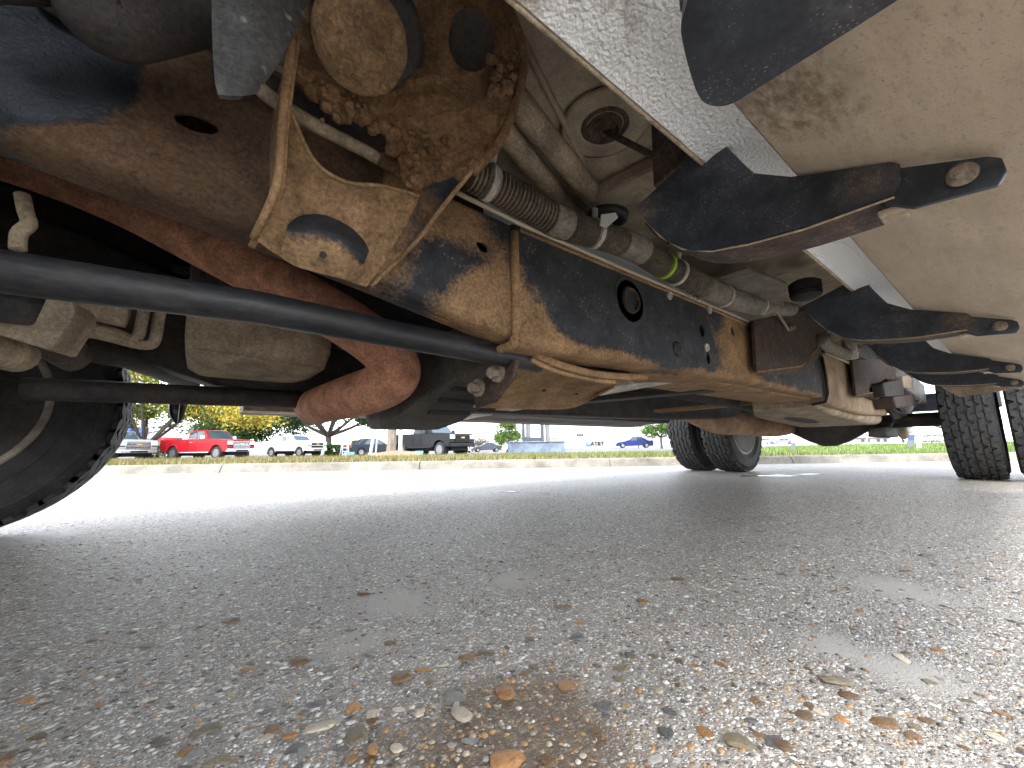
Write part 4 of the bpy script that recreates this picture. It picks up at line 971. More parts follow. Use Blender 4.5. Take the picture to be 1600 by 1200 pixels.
# rear end of the step: ribbed mud plate
MB().plate([P(a, b_, X=2.62) for a, b_ in ((1432, 590), (1478, 598), (1530, 594), (1600, 583), (1640, 578), (1640, 600), (1600, 606), (1500, 620), (1482, 612), (1470, 604))], .012).build('step_end_plate', M_beige, truck, bevel=.002)
for k in range(14):
    px = 1520 + k * 6; q = P(px, 599 - k * .55, X=2.614); MB().box(q - Vector((.003, .003, .016)), q + Vector((.002, .003, .012))).build('plate_rib', M_blk, truck)
# far step board and rocker face
fb = [(1.88, .47), (1.89, .43), (1.96, .408), (2.08, .402), (2.12, .41), (2.125, .50), (1.9, .51)]
tag(MB().loft([[Vector((x, y, z)) for y, z in fb] for x in (.12, 2.9)]).build('running_board', grime('far_step', (.04, .035, .03), (.20, .14, .085), cover=.35, scale=5, soft=.2), truck, bevel=.006), 'dark running board of the far side')
MB().box((.12, 1.90, .405), (.62, 2.02, .424)).build('board_strip', M_beige, truck, bevel=.003)
MB().box((.15, 1.70, .42), (2.9, 1.90, .62)).build('far_sill', M_dark, truck, bevel=.02)
# ---- body above (casts the truck's shade)
M_body = plain('white_truck_paint', (.72, .73, .74), .35, coat=.4)
bx = MB()
bx.loft([[Vector((x, y, z)) for y, z in rrect(.015 + a, 1.985 - a, .885, zt, .06, 3)] for x, zt, a in ((.0, 1.15, .0), (.35, 1.18, 0), (.36, 1.85, .12), (2.7, 1.86, .12), (2.95, 1.18, 0), (3.15, 1.15, 0))]); bx.build('cab', M_body, truck, smooth=True, auto=40)
for sy_, y0_, y1_ in ((-1, .062, .122), (1, 1.938, 1.878)):
    for xa, xb in ((.55, 1.45), (1.55, 2.45)):
        MB().plate([Vector((xa, y0_ - .004 * -sy_, 1.27)), Vector((xb, y0_ - .004 * -sy_, 1.27)), Vector((xb, y1_ + .006 * sy_, 1.76)), Vector((xa + (.25 if xa < 1 else 0), y1_ + .006 * sy_, 1.76))], .01, n=(0, sy_, .1)).build('side_window', plain('cab_glass', (.03, .04, .05), .08), truck)
    for xa in (.45, 1.5, 2.55): MB().tube([Vector((xa, .013 if sy_ < 0 else 1.987, .90)), Vector((xa, .013 if sy_ < 0 else 1.987, 1.14))], .004, 6).build('door_gap', M_tar, truck)
bx = MB(); bx.loft([[Vector((x, y, z)) for y, z in rrect(.06, 1.94, .98, zt, .06, 3)] for x, zt in ((-1.75, 1.12), (-1.5, 1.25), (.02, 1.30))]); bx.build('hood', M_body, truck, smooth=True, auto=40)
boxr('front_bumper', (-1.95, .02, .52), (-1.75, 1.98, .80), M_body, truck, .03, 3)
boxr('grille_panel', (-1.78, .30, .80), (-1.70, 1.70, 1.12), M_tar, truck, .02)
boxr('flat_bed', (3.2, -.15, .98), (5.7, 2.15, 1.10), M_blk, truck, .01)
for y_ in (.0, 1.88): boxr('front_fender', (-1.72, y_ + .02, .86), (.0, y_ + .10, 1.24), M_body, truck, .02); boxr('fender_lower', (-.16, y_ + .02, .58), (.0, y_ + .10, .87), M_body, truck, .02); boxr('fender_lower', (-1.74, y_ + .02, .72), (-1.1, y_ + .10, .87), M_body, truck, .02)
M_pan2 = M_tar
boxr('wheel_house', (-1.15, .02, .90), (-.08, .50, .96), M_tar, truck, .01); boxr('wheel_house', (-1.15, 1.50, .90), (-.08, 1.98, .96), M_tar, truck, .01)
# inner wings and splash panels that close the engine bay
boxr('inner_wing', (-1.3, .655, .67), (.44, .67, 1.0), M_dark, truck, .004); boxr('inner_wing', (-1.3, 1.525, .60), (.0, 1.54, 1.0), M_dark, truck, .004)
boxr('bulkhead', (.0, .67, .95), (.02, 1.52, 1.28), M_dark, truck, .004); boxr('radiator_shroud', (-1.5, .5, .45), (-1.42, 1.5, 1.05), M_tar, truck, .02)
# ---- wheels
def tyre_tread_mesh(mb_, c_, r_, wd, blocks=46):
    """tyre body + zigzag tread blocks"""
    h = wd / 2
    prof = [(r_ * .58, -h * .80), (r_ * .64, -h * .96), (r_ * .70, -h * 1.0), (r_ * .705, -h * 1.03), (r_ * .72, -h * 1.03), (r_ * .725, -h * 1.01), (r_ * .80, -h * 1.02), (r_ * .862, -h * .995), (r_ * .866, -h * 1.02), (r_ * .885, -h * 1.01), (r_ * .89, -h * .975), (r_ * .955, -h * .88), (r_ * .972, -h * .70), (r_ * .978, 0), (r_ * .972, h * .70), (r_ * .955, h * .88), (r_ * .89, h * .975), (r_ * .885, h * 1.01), (r_ * .866, h * 1.02), (r_ * .862, h * .995), (r_ * .80, h * 1.02), (r_ * .725, h * 1.01), (r_ * .72, h * 1.03), (r_ * .705, h * 1.03), (r_ * .70, h * 1.0), (r_ * .64, h * .96), (r_ * .58, h * .80)]
    mb_.lathe(prof, 72, c_, (0, 1, 0))
def wheel(name, lab, X, Y, r_, wd, inner=-1, detail=True, parent=None):
    c_ = Vector((X, Y, r_)); t_ = MB(); tyre_tread_mesh(t_, c_, r_, wd)
    w_ = t_.build('wheel', M_tyre, truck, smooth=True, auto=50)
    tag(w_, lab)
    tb_ = MB(); h = wd / 2
    rows = [(-.92, -.64), (-.60, -.36), (-.31, -.04), (.03, .30), (.36, .60), (.64, .92)]
    nb_ = 58
    for ri, (a0, a1) in enumerate(rows):
        for k in range(nb_):
            ph = 2 * math.pi * (k + .5 * (ri % 2) + .12 * math.sin(ri * 3 + k)) / nb_; dw = 2 * math.pi / nb_ * .43
            sk = .16 * 2 * math.pi / nb_ * (1 if (ri + k) % 2 else -1) * 1.6
            vv = []
            for rad_ in (r_ * .955, r_ * 1.0):
                for yy, sgn in ((a0, -1), (a1, 1)):
                    edge = .988 if abs(yy) > .8 and rad_ > r_ * .99 else 1
                    for da in (-dw, dw):
                        an = ph + da + sk * sgn; q = Vector((math.sin(an), 0, -math.cos(an))) * rad_ * edge
                        vv.append(c_ + q + Vector((0, yy * h, 0)))
            tb_.add(vv, [(0, 1, 3, 2), (4, 6, 7, 5), (0, 4, 5, 1), (2, 3, 7, 6), (0, 2, 6, 4), (1, 5, 7, 3)])
    tr = tb_.build('tread_blocks', M_tyre, w_); tr['kind'] = 'stuff'
    rm = MB(); R0 = r_ * .585; s = inner
    prof = [(R0 + .012, s * h * .86), (R0, s * h * .80), (R0 * .94, s * h * .5), (R0 * .90, -s * h * .1), (R0 * .45, -s * h * .25), (R0 * .42, s * h * .15), (.0, s * h * .2)]
    rm.lathe(prof, 48, c_, (0, 1, 0)); rm.build('rim', M_dark, w_, smooth=True, auto=40)
    MB().lathe([(R0 + .016, s * h * .84), (R0 + .002, s * h * .93), (R0 - .010, s * h * .86), (R0 - .012, s * h * .70), (R0 + .005, s * h * .70)], 56, c_, (0, 1, 0), closed=True).build('rim_lip', M_rim, w_, smooth=True)
    hb = MB(); hb.lathe([(0, s * h * .8), (.07, s * h * .8), (.085, s * h * .6), (.15, s * h * .62), (.165, s * h * .5), (.165, 0)], 32, c_, (0, 1, 0)); hb.build('hub', M_hub, w_, smooth=True, auto=40)
    return w_
M_tyre = grime('tyre_rubber', (.020, .020, .021), (.065, .058, .05), cover=.34, scale=8, soft=.25, rough=.72, mrough=.9, b_dist=.002)
M_rim = grime('dirty_rim', (.46, .42, .36), (.15, .095, .06), cover=.5, scale=8, soft=.2, rough=.4, metal=.3)
M_hub = grime('rusty_hub', (.22, .11, .065), (.40, .22, .12), cover=.5, scale=14, soft=.2)
RT = .405
wheel('wheel', 'far front wheel at the left edge', -.600, 1.89, .396, .245, -1)
wheel('wheel', 'near front wheel', -.615, .12, .412, .245, 1)
wheel('wheel', 'near inner rear wheel', 4.10, .215, RT, .235, 1)
wheel('wheel', 'near outer rear wheel', 4.10, -.062, RT, .235, -1)
wheel('wheel', 'far inner rear wheel', 4.02, 1.73, RT, .235, -1)
wheel('wheel', 'far outer rear wheel', 4.02, 2.06, RT, .235, -1)
# rear axle
ax_ = MB(); ax_.tube([Vector((4.07, .10, .405)), Vector((4.06, .70, .405))], .05, 18); ax_.build('axle_tube', M_dark, truck, smooth=True)
MB().tube([Vector((4.06, 1.3, .405)), Vector((4.03, 1.75, .405))], .05, 18).build('axle_tube', M_dark, truck, smooth=True)
dfm = MB(); dfm.lathe([(0, -.30), (.06, -.29), (.10, -.22), (.155, -.13), (.19, -.04), (.192, .04), (.155, .13), (.10, .22), (.06, .29), (0, .30)], 36, (4.06, 1.0, .415), (0, 1, 0)); tag(dfm.build('differential', M_dark, truck, smooth=True), 'round rear axle differential hanging lowest')
MB().lathe([(.13, 0), (.16, .03), (.16, .08), (.10, .16), (.05, .30), (0, .30)], 28, (3.95, 1.0, .42), (-1, 0, .1)).build('pinion_nose', M_dark, truck, smooth=True, auto=40)
# leaf springs, hangers, shock, actuator near the rear wheel
for k in range(5):
    y0, y1 = .52, .595
    X0, X1 = 3.30 + k * .09, 4.85 - k * .09
    ptsl = [Vector((X0 + (X1 - X0) * t, 0, .50 + .012 * 0 - .016 * k + .10 * (2 * t - 1) ** 2)) for t in [i / 10 for i in range(11)]]
    MB().loft([[Vector((p.x, y, p.z + dz)) for y, dz in ((y0, 0), (y1, 0), (y1, .012), (y0, .012))] for p in ptsl]).build('leaf_spring', M_dark, truck)
MB().plate([P(a, b_, Y=.50) for a, b_ in ((1356, 606), (1384, 590), (1396, 600), (1382, 624), (1378, 626), (1362, 620))], .06).build('spring_hanger', M_rust, truck, bevel=.006)
MB().plate([P(a, b_, Y=.45) for a, b_ in ((1380, 598), (1410, 592), (1414, 618), (1384, 620))], .12).build('air_valve', M_dark, truck, bevel=.012)
MB().plate([P(a, b_, Y=.44) for a, b_ in ((1396, 620), (1428, 616), (1432, 634), (1402, 638))], .10).build('valve_bracket', M_rust, truck, bevel=.008)
MB().plate([P(a, b_, Y=.44) for a, b_ in ((1410, 588), (1424, 586), (1427, 606), (1414, 606))], .06).build('valve_tab', M_beige, truck, bevel=.004)
MB().tube([P(1382, 628, Y=.50), P(1400, 644, Y=.52), P(1470, 668, Y=.55)], .012, 10).build('brake_rod', M_dark, truck, smooth=True)
MB().tube([P(1398, 640, Y=.56), P(1412, 680, Y=.62)], .034, 16).build('shock_absorber', M_beige, truck, smooth=True)
MB().plate([P(a, b_, Y=.6) for a, b_ in ((1384, 668), (1402, 662), (1404, 684), (1386, 682))], .10).build('spring_clamp', M_dark, truck, bevel=.01)
MB().tube([P(1408, 676, Y=.62), P(1422, 672, Y=.62)], .03, 14).build('air_line_cap', M_clamp, truck, smooth=True)
MB().tube(catmull([P(1373, 612, Y=.52), P(1390, 640, Y=.52), P(1396, 655, Y=.55), P(1390, 668, Y=.58)], 6), .009, 8).build('brake_hose', M_tar, truck, smooth=True)
MB().tube(catmull([P(1282, 530, Y=.50), P(1300, 545, Y=.49), P(1325, 553, Y=.48), P(1336, 545, Y=.47)], 6), .026, 16).build('filler_hose', M_sleeve, truck, smooth=True)
MB().tube([P(1326, 530, Y=.47), P(1330, 560, Y=.47)], .0285, 16).build('hose_band', M_clamp, truck, smooth=True)
boxr('rear_bumper', (5.6, .1, .55), (5.72, 1.9, .72), M_blk, truck, .02)
MB().box((3.3, .66, .86), (5.6, 1.34, .98)).build('bed_subframe', M_dark, truck)

# ================================================================== BEYOND THE KERB
GL = -.2                                    # level of the lots
def facing(px, F, a):
    """turn about Z so that local +X points towards the camera, swung a degrees to the picture's right"""
    p = B(px, F); v = Vector((CAM[0] - p.x, CAM[1] - p.y)); return math.atan2(v.y, v.x) + R(a)
M_glass = plain('tinted_glass', (.03, .045, .055), .08, spec=.7)
M_glassl = plain('sky_glass', (.06, .09, .11), .08, spec=.5)
M_chrome = plain('chrome', (.62, .63, .64), .18, .9)
M_wheelr = plain('alloy', (.20, .20, .21), .4, .5)
M_rub = plain('car_tyre', (.02, .02, .021), .8)
M_lamp = plain('lamp_lens', (.75, .76, .74), .12, spec=.8)
M_trim = plain('black_trim', (.008, .008, .009), .6, spec=.2)
def car_paint(name, c, fl=.0): return plain(name, c, .36, fl, spec=.25, coat=.05)
def arch(cx, r_, z0, n=9):
    return [(cx + r_ * math.cos(math.pi * k / n), z0 + r_ * math.sin(math.pi * k / n)) for k in range(n + 1)]
def car_wheel(root, x, y, r_, wd):
    s = 1 if y > 0 else -1
    h = wd / 2
    t = MB().lathe([(r_ * .62, -h), (r_ * .92, -h), (r_, -h * .6), (r_, h * .6), (r_ * .92, h), (r_ * .62, h)], 28, (x, y, r_), (0, 1, 0), closed=True).build('wheel', M_rub, root, smooth=True, auto=40)
    m = MB(); m.lathe([(r_ * .64, s * h * .9), (r_ * .60, s * h * .95), (r_ * .56, s * h * .6), (r_ * .2, s * h * .5), (r_ * .12, s * h * .7), (0, s * h * .7)], 28, (x, y, r_), (0, 1, 0)); m.build('rim', M_wheelr, t, smooth=True, auto=30)
    sp = MB()
    for k in range(6):
        an = k * math.pi / 3; d = Vector((math.cos(an), 0, math.sin(an))); q = Vector((-d.z, 0, d.x))
        c0 = Vector((x, y + s * h * .78, r_)); sp.add([c0 + q * .035 + d * .05, c0 - q * .035 + d * .05, c0 - q * .05 + d * r_ * .6, c0 + q * .05 + d * r_ * .6, c0 + Vector((0, s * .02, 0)) + d * r_ * .3], [(0, 1, 4), (1, 2, 4), (2, 3, 4), (3, 0, 4)])
    sp.build('spokes', M_chrome, t)
def quad(root, name, pts, mat, off, th=.012, bev=0):
    pts = [Vector(p) for p in pts]; n = (pts[1] - pts[0]).cross(pts[2] - pts[0]).normalized()
    c = sum(pts, Vector()) / len(pts)
    if n.dot(c - Vector((c.x * .6, 0, 1.0))) < 0: n = -n
    return MB().plate([p + n * off for p in pts], th, n=n).build(name, mat, root, bevel=bev)
def pickup(name, label, px, F, a, paint, L_=5.9, W_=2.0, H_=1.95, wr=.40, chrome=True, z=GL, group=None, lift=0.0):
    root = empty(name, B(px, F, z), facing(px, F, a)); tag(root, label, 'pickup', group)
    h = L_ / 2; W2 = W_ / 2; sill = .52 + lift; belt = 1.28 + lift; hood = 1.30 + lift; bed = 1.36 + lift; H_ = H_ + lift
    fx, rx = h - .95, -h + 1.25; ar = wr * 1.22
    low = [(-h, sill + .1), (rx - ar, sill)] + [(x, max(zz, sill)) for x, zz in arch(rx, ar, wr + .02)][::-1] + [(fx - ar, sill)] + [(x, max(zz, sill)) for x, zz in arch(fx, ar, wr + .02)][::-1] + [(h - .15, sill + .02), (h - .02, sill + .25), (h - .04, hood - .12), (h - .18, hood), (h * .42, belt + .10), (h * .38, belt), (-h * .22, belt), (-h * .225, bed), (-h, bed), (-h - .02, bed - .1)]
    MB().plate([Vector((x, W2, zz)) for x, zz in low], W_, n=(0, 1, 0)).build('body', paint, root, bevel=.05, seg=3)
    # cab
    xr, xf = -h * .22, h * .44
    def ring(x0, x1, w_, zz): return [Vector((x0, -w_, zz)), Vector((x1, -w_, zz)), Vector((x1, w_, zz)), Vector((x0, w_, zz))]
    b0, b1 = ring(xr, xf, W2 * .94, belt - .03), ring(xr + .10, xf - .62, W2 * .80, H_)
    MB().loft([b0, b1]).build('cab', paint, root, bevel=.06, seg=3)
    lerp = lambda p, q, t: p.lerp(q, t)
    for s, (i0, i1) in ((-1, (0, 1)), (1, (3, 2))):
        A0, A1, T0, T1 = b0[i0], b0[i1], b1[i0], b1[i1]
        E = lambda u, v: lerp(lerp(A0, A1, u), lerp(T0, T1, u), v)
        for u0, u1, u2, u3 in ((.08, .44, .10, .44), (.49, .83, .49, .90)):
            quad(root, 'window', [E(u0, .16), E(u1, .16), E(u3, .88), E(u2, .88)], M_glass, .012)
        mr = MB().box((xf - .42, s * (W2 + .02), belt + .04), (xf - .30, s * (W2 + .24), belt + .32)).build('mirror', paint if not chrome else M_chrome, root, bevel=.04)
        MB().tube([Vector((-h * .16, s * (W2 + .012), sill)), Vector((-h * .16, s * (W2 + .012), belt))], .006, 6).build('door_seam', M_trim, root)
        MB().tube([Vector((h * .10, s * (W2 + .012), sill)), Vector((h * .10, s * (W2 + .012), belt))], .006, 6).build('door_seam', M_trim, root)
        MB().box((-h * .30 + .62, s * W2 - .01, belt - .16), (-h * .30 + .86, s * W2 + .035, belt - .11)).build('door_handle', M_chrome if chrome else paint, root)
        MB().tube([Vector((rx + ar * 1.2, s * W2, sill - .05)), Vector((fx - ar * 1.2, s * W2, sill - .05))], .05, 8).build('side_step', M_chrome if chrome else M_trim, root)
        MB().box((h - .36, s * W2 * .62, hood - .34), (h + .015, s * W2 * .99, hood - .10)).build('headlight', M_lamp, root, bevel=.03)
        MB().box((h - .30, s * W2 * .70, hood - .42), (h + .018, s * W2 * .985, hood - .37)).build('lamp_strip', M_trim, root)
        MB().box((-h - .03, s * W2 * .86, belt - .36), (-h + .05, s * W2 * 1.004, belt)).build('tail_light', plain('tail_red', (.4, .02, .02), .2), root, bevel=.02)
        for x in (fx, rx):
            MB().tube([Vector((q, s * (W2 + .004), zz)) for q, zz in arch(x, ar * 1.03, wr + .02)], .035, 8).build('arch_trim', paint, root, smooth=True)
    A0, A1, T0, T1 = b0[1], b0[2], b1[1], b1[2]
    E = lambda u, v: lerp(lerp(A0, A1, u), lerp(T0, T1, u), v)
    quad(root, 'windshield', [E(.06, .10), E(.94, .10), E(.93, .92), E(.07, .92)], M_glassl, .012)
    A0, A1, T0, T1 = b0[0], b0[3], b1[0], b1[3]
    quad(root, 'rear_window', [E(.1, .2), E(.9, .2), E(.9, .85), E(.1, .85)], M_glass, .012)
    g = MB().box((h - .12, -W2 * .62, hood - .56), (h + .01, W2 * .62, hood - .10)).build('grille', M_trim, root, bevel=.02)
    for k in range(5 if chrome else 2):
        zz = hood - .15 - k * (.09 if chrome else .22)
        MB().box((h - .02, -W2 * .61, zz - .022), (h + .03, W2 * .61, zz + .018)).build('grille_bar', M_chrome if chrome else paint, g, bevel=.01)
    MB().box((h + .028, -.14, hood - .30), (h + .045, .14, hood - .22)).build('badge', plain('gold_badge', (.55, .40, .10), .3, .6), g, bevel=.01)
    MB().box((h - .25, -W2 * .98, sill - .04), (h + .10, W2 * .98, sill + .19)).build('front_bumper', M_chrome if chrome else paint, root, bevel=.05, seg=3)
    MB().box((h - .2, -W2 * .45, sill + .0), (h + .108, W2 * .45, sill + .10)).build('bumper_slot', M_trim, root, bevel=.01)
    MB().box((-h - .15, -W2 * .95, sill + .06), (-h + .1, W2 * .95, sill + .25)).build('rear_bumper', M_chrome, root, bevel=.03)
    MB().box((-h + .25, -W2 * .62, .26 + lift), (h - .35, W2 * .62, sill + .05)).build('underbody', M_trim, root)
    MB().box((-h + .1, -W2 * .84, bed - .03), (xr - .1, W2 * .84, bed + .004)).build('bed_cover', M_trim, root)
    for x in (fx, rx):
        for s in (-1, 1):
            MB().lathe([(0, 0), (ar * .98, 0), (ar * .98, .1), (0, .1)], 20, (x, s * (W2 - .28), wr + .02), (0, s, 0)).build('wheel_well', M_trim, root)
            car_wheel(root, x, s * (W2 - .12), wr, .27)
    return root
def sedan(name, label, px, F, a, paint, L_=4.6, W_=1.8, H_=1.42, z=GL, cat='car', group=None):
    root = empty(name, B(px, F, z), facing(px, F, a)); tag(root, label, cat, group)
    h = L_ / 2; W2 = W_ / 2; sill = .24; wr = .32; fx, rx = h - .85, -h + .85; ar = wr * 1.15
    low = [(-h, .42), (-h + .08, sill), (rx - ar, sill)] + [(x, max(zz, sill)) for x, zz in arch(rx, ar, wr)][::-1] + [(fx - ar, sill)] + [(x, max(zz, sill)) for x, zz in arch(fx, ar, wr)][::-1] + [(h - .1, sill), (h, .48), (h - .12, .72), (h * .42, .92), (-h * .62, .96), (-h + .05, .94), (-h - .01, .7)]
    MB().plate([Vector((x, W2, zz)) for x, zz in low], W_, n=(0, 1, 0)).build('body', paint, root, bevel=.07, seg=3)
    def ring(x0, x1, w_, zz): return [Vector((x0, -w_, zz)), Vector((x1, -w_, zz)), Vector((x1, w_, zz)), Vector((x0, w_, zz))]
    b0, b1 = ring(-h * .80, h * .44, W2 * .92, .90), ring(-h * .40, h * .06, W2 * .70, H_)
    MB().loft([b0, b1]).build('cabin', paint, root, bevel=.07, seg=3)
    for (i0, i1), sp in (((0, 1), ((.20, .50, .20, .47), (.54, .86, .52, .96))), ((3, 2), ((.20, .50, .20, .47), (.54, .86, .52, .96))), ((1, 2), ((.06, .94, .07, .93),)), ((0, 3), ((.08, .92, .09, .91),))):
        A0, A1, T0, T1 = b0[i0], b0[i1], b1[i0], b1[i1]
        E = lambda u, v: A0.lerp(A1, u).lerp(T0.lerp(T1, u), v)
        for u0, u1, u2, u3 in sp:
            quad(root, 'window', [E(u0, .12), E(u1, .12), E(u3, .88), E(u2, .88)], M_glass, .012)
    for s in (-1, 1):
        MB().box((h - .42, s * W2 * .55, .60), (h + .0, s * W2 * .97, .74)).build('headlight', M_lamp, root, bevel=.03)
        MB().box((-h - .01, s * W2 * .55, .70), (-h + .12, s * W2 * .985, .86)).build('tail_light', plain('tail_red', (.4, .02, .02), .2), root, bevel=.02)
        MB().box((h * .36, s * W2, .92), (h * .42, s * (W2 + .16), 1.03)).build('mirror', paint, root, bevel=.02)
        for x in (fx, rx): car_wheel(root, x, s * (W2 - .10), wr, .2)
    MB().box((h - .1, -W2 * .5, .34), (h + .015, W2 * .5, .60)).build('grille', M_trim, root, bevel=.02)
    return root
pickup('silver_pickup', 'silver white pickup facing the road behind the front tyre', 172, 26, 24, car_paint('silver_paint', (.34, .37, .40), .2), wr=.40, H_=1.93)
pickup('red_pickup', 'bright red crew cab pickup with chrome grille', 322, 27.5, 37, car_paint('red_paint', (.34, .008, .016)), L_=6.1, H_=1.98, wr=.43)
pickup('white_pickup', 'white mid size pickup parked right of the red one', 458, 34, 40, car_paint('white_paint', (.68, .69, .70)), L_=5.4, W_=1.92, H_=1.80, wr=.39, chrome=False)
pickup('black_pickup', 'lifted black pickup parked behind the tree trunk', 672, 25.5, 40, car_paint('black_paint', (.004, .005, .007)), L_=5.9, H_=1.93, wr=.45, chrome=False, lift=.10)
sedan('dark_sedan', 'dark blue sedan with red tail light left of the trunk', 582, 34, 118, car_paint('ink_paint', (.012, .018, .03)), H_=1.46)
sedan('white_sedan', 'small white car just right of the black pickup', 721, 52, 8, car_paint('cream_paint', (.66, .66, .64)), H_=1.45)
sedan('grey_sedan', 'low grey car in front of the purple grey tree', 760, 62, -80, car_paint('slate_paint', (.06, .065, .085)))
sedan('blue_sedan', 'royal blue sedan parked in front of the white store', 991, 53, -84, car_paint('blue_paint', (.010, .022, .16)), L_=4.7, z=.12)
sedan('distant_car', 'small pale blue car far off right of the far dual wheels', 1192, 85, -60, car_paint('ice_paint', (.30, .36, .46)), z=.35)
sedan('distant_car', 'small grey car far off, rightmost beside the far wheels', 1222, 88, -80, car_paint('fog_paint', (.22, .22, .24)), z=.35)

# ---- trees -------------------------------------------------------------
def bark_mat(name, c1, c2):
    m, n, b = new_mat(name); x = noise_n(n, coord(n, (1, 1, .18)), 16, 6, .7, .5)
    n.links.new(mixc(n, ramp(n, x, .35, .65), c1, c2), b.inputs['Base Color']); b.inputs['Roughness'].default_value = .95
    bump(n, b, x, 1.0, .03); return m
M_bark = bark_mat('grey_bark', (.13, .105, .085), (.26, .22, .18)); M_barkd = bark_mat('dark_bark', (.045, .035, .028), (.10, .08, .065))
def leaf_mat(name):
    m, n, b = new_mat(name); q = n.nodes.new('ShaderNodeVertexColor'); q.layer_name = 'leaf'
    n.links.new(q.outputs[0], b.inputs['Base Color']); b.inputs['Roughness'].default_value = .7; b.inputs['Specular IOR Level'].default_value = .2
    tr = n.nodes.new('ShaderNodeBsdfTranslucent'); n.links.new(q.outputs[0], tr.inputs[0])
    ms = n.nodes.new('ShaderNodeMixShader'); ms.inputs[0].default_value = .35
    n.links.new(b.outputs[0], ms.inputs[1]); n.links.new(tr.outputs[0], ms.inputs[2]); n.links.new(ms.outputs[0], n.nodes['Material Output'].inputs[0]); return m
M_leaf = leaf_mat('leaves')
def foliage(name, parent, centres, radii, n, size, pal, seed, clump=.5, patch=None):
    g = np.random.default_rng(seed)
    centres = np.array(centres, float); radii = np.array(radii, float)
    nc = max(20, n // 26); ci = g.integers(0, len(centres), nc)
    d = g.normal(size=(nc, 3)); d /= np.linalg.norm(d, axis=1)[:, None]
    cc = centres[ci] + d * radii[ci] * (g.random(nc) ** .45)[:, None]
    li = g.integers(0, nc, n); p = cc[li] + g.normal(size=(n, 3)) * clump * np.array([1, 1, .7])
    a = g.normal(size=(n, 3)); a /= np.linalg.norm(a, axis=1)[:, None]
    b = np.cross(a, g.normal(size=(n, 3))); b /= np.linalg.norm(b, axis=1)[:, None]
    s = size * (.6 + .8 * g.random(n))[:, None]
    V = np.stack([p - a * s, p + b * s * .5, p + a * s, p - b * s * .5], 1).reshape(-1, 3)
    o = mesh_obj_np(name, V, np.arange(4 * n).reshape(-1, 4), M_leaf, parent)
    pal = np.array(pal); pc = g.integers(0, len(pal), nc)
    if patch is not None: pc = np.where((cc @ np.array(patch[:3])) + g.normal(size=nc) * patch[4] > patch[3], g.integers(len(pal) - 2, len(pal), nc), g.integers(0, max(1, len(pal) - 2), nc))
    c = pal[pc[li]] * (.65 + .7 * g.random((n, 1)))
    ca = np.concatenate([np.repeat(c, 4, 0), np.ones((4 * n, 1))], 1)
    at = o.data.color_attributes.new('leaf', 'FLOAT_COLOR', 'POINT'); at.data.foreach_set('color', ca.ravel())
    return o
def limbs(root, base, h, r_, spread, n, seed, mat, fork=.35, twigs=4):
    rnd = random.Random(seed); m = MB(); base = Vector(base); tops = []
    fk = base + Vector((rnd.uniform(-.1, .1), rnd.uniform(-.1, .1), h * fork))
    tr = MB(); tr.tube(catmull([base - Vector((0, 0, .1)), base + Vector((0, 0, .25)), (base + fk) / 2 + Vector((.04, .03, 0)), fk], 5), [r_ * (1.45 - .45 * min(1, k / 4)) * (1 - .02 * k) for k in range(16)], 14); tr.build('trunk', mat, root, smooth=True)
    for k in range(n):
        an = 2 * math.pi * k / n + rnd.uniform(-.4, .4); rr_ = spread * rnd.uniform(.65, 1.0); zt = h * rnd.uniform(.62, .95)
        e = base + Vector((math.cos(an) * rr_, math.sin(an) * rr_, zt)); mid = fk.lerp(e, .5) + Vector((0, 0, -h * .05)) + Vector((rnd.uniform(-.3, .3),) * 3)
        ps = catmull([fk - Vector((0, 0, .1)), mid, e], 5); m.tube(ps, [r_ * .55 * (1 - .085 * i) for i in range(len(ps))], 8); tops.append(e)
        for q in range(twigs):
            t = ps[rnd.randint(3, len(ps) - 1)]; e2 = t + Vector((rnd.uniform(-1, 1), rnd.uniform(-1, 1), rnd.uniform(-.2, .7))) * spread * .38
            m.tube([t, t.lerp(e2, .5) + Vector((0, 0, .1)), e2], [r_ * .2, r_ * .14, r_ * .05], 6); tops.append(e2)
    m.build('branches', mat, root, smooth=True); return tops
def tree(name, label, px, F, h, r_, spread, crown, pal, n, size, seed, z=GL, mat=None, clump=.4, fork=.3, nl=6, patch=None, twigs=4, group='trees beyond the kerb'):
    p = B(px, F, z); root = empty(name, p); tag(root, label, 'tree', group)
    limbs(root, (0, 0, 0), h, r_, spread, nl, seed, mat or M_barkd, fork, twigs)
    foliage('crown', root, [c[:3] for c in crown], [c[3:] for c in crown], n, size, pal, seed, clump, patch)
    return root
vx = Vector((MW[0][0], MW[1][0], 0)).normalized()        # picture right on the ground
vf = Vector((MW[0][2], MW[1][2], 0)).normalized()
def cr_(lst): return [tuple(vx * a + vf * b_ + Vector((0, 0, c_))) + (rx_, ry_, rz_) for a, b_, c_, rx_, ry_, rz_ in lst]
GRN = [(.05, .10, .02), (.08, .14, .03), (.11, .17, .04)]; YEL = [(.42, .30, .03), (.50, .36, .05)]
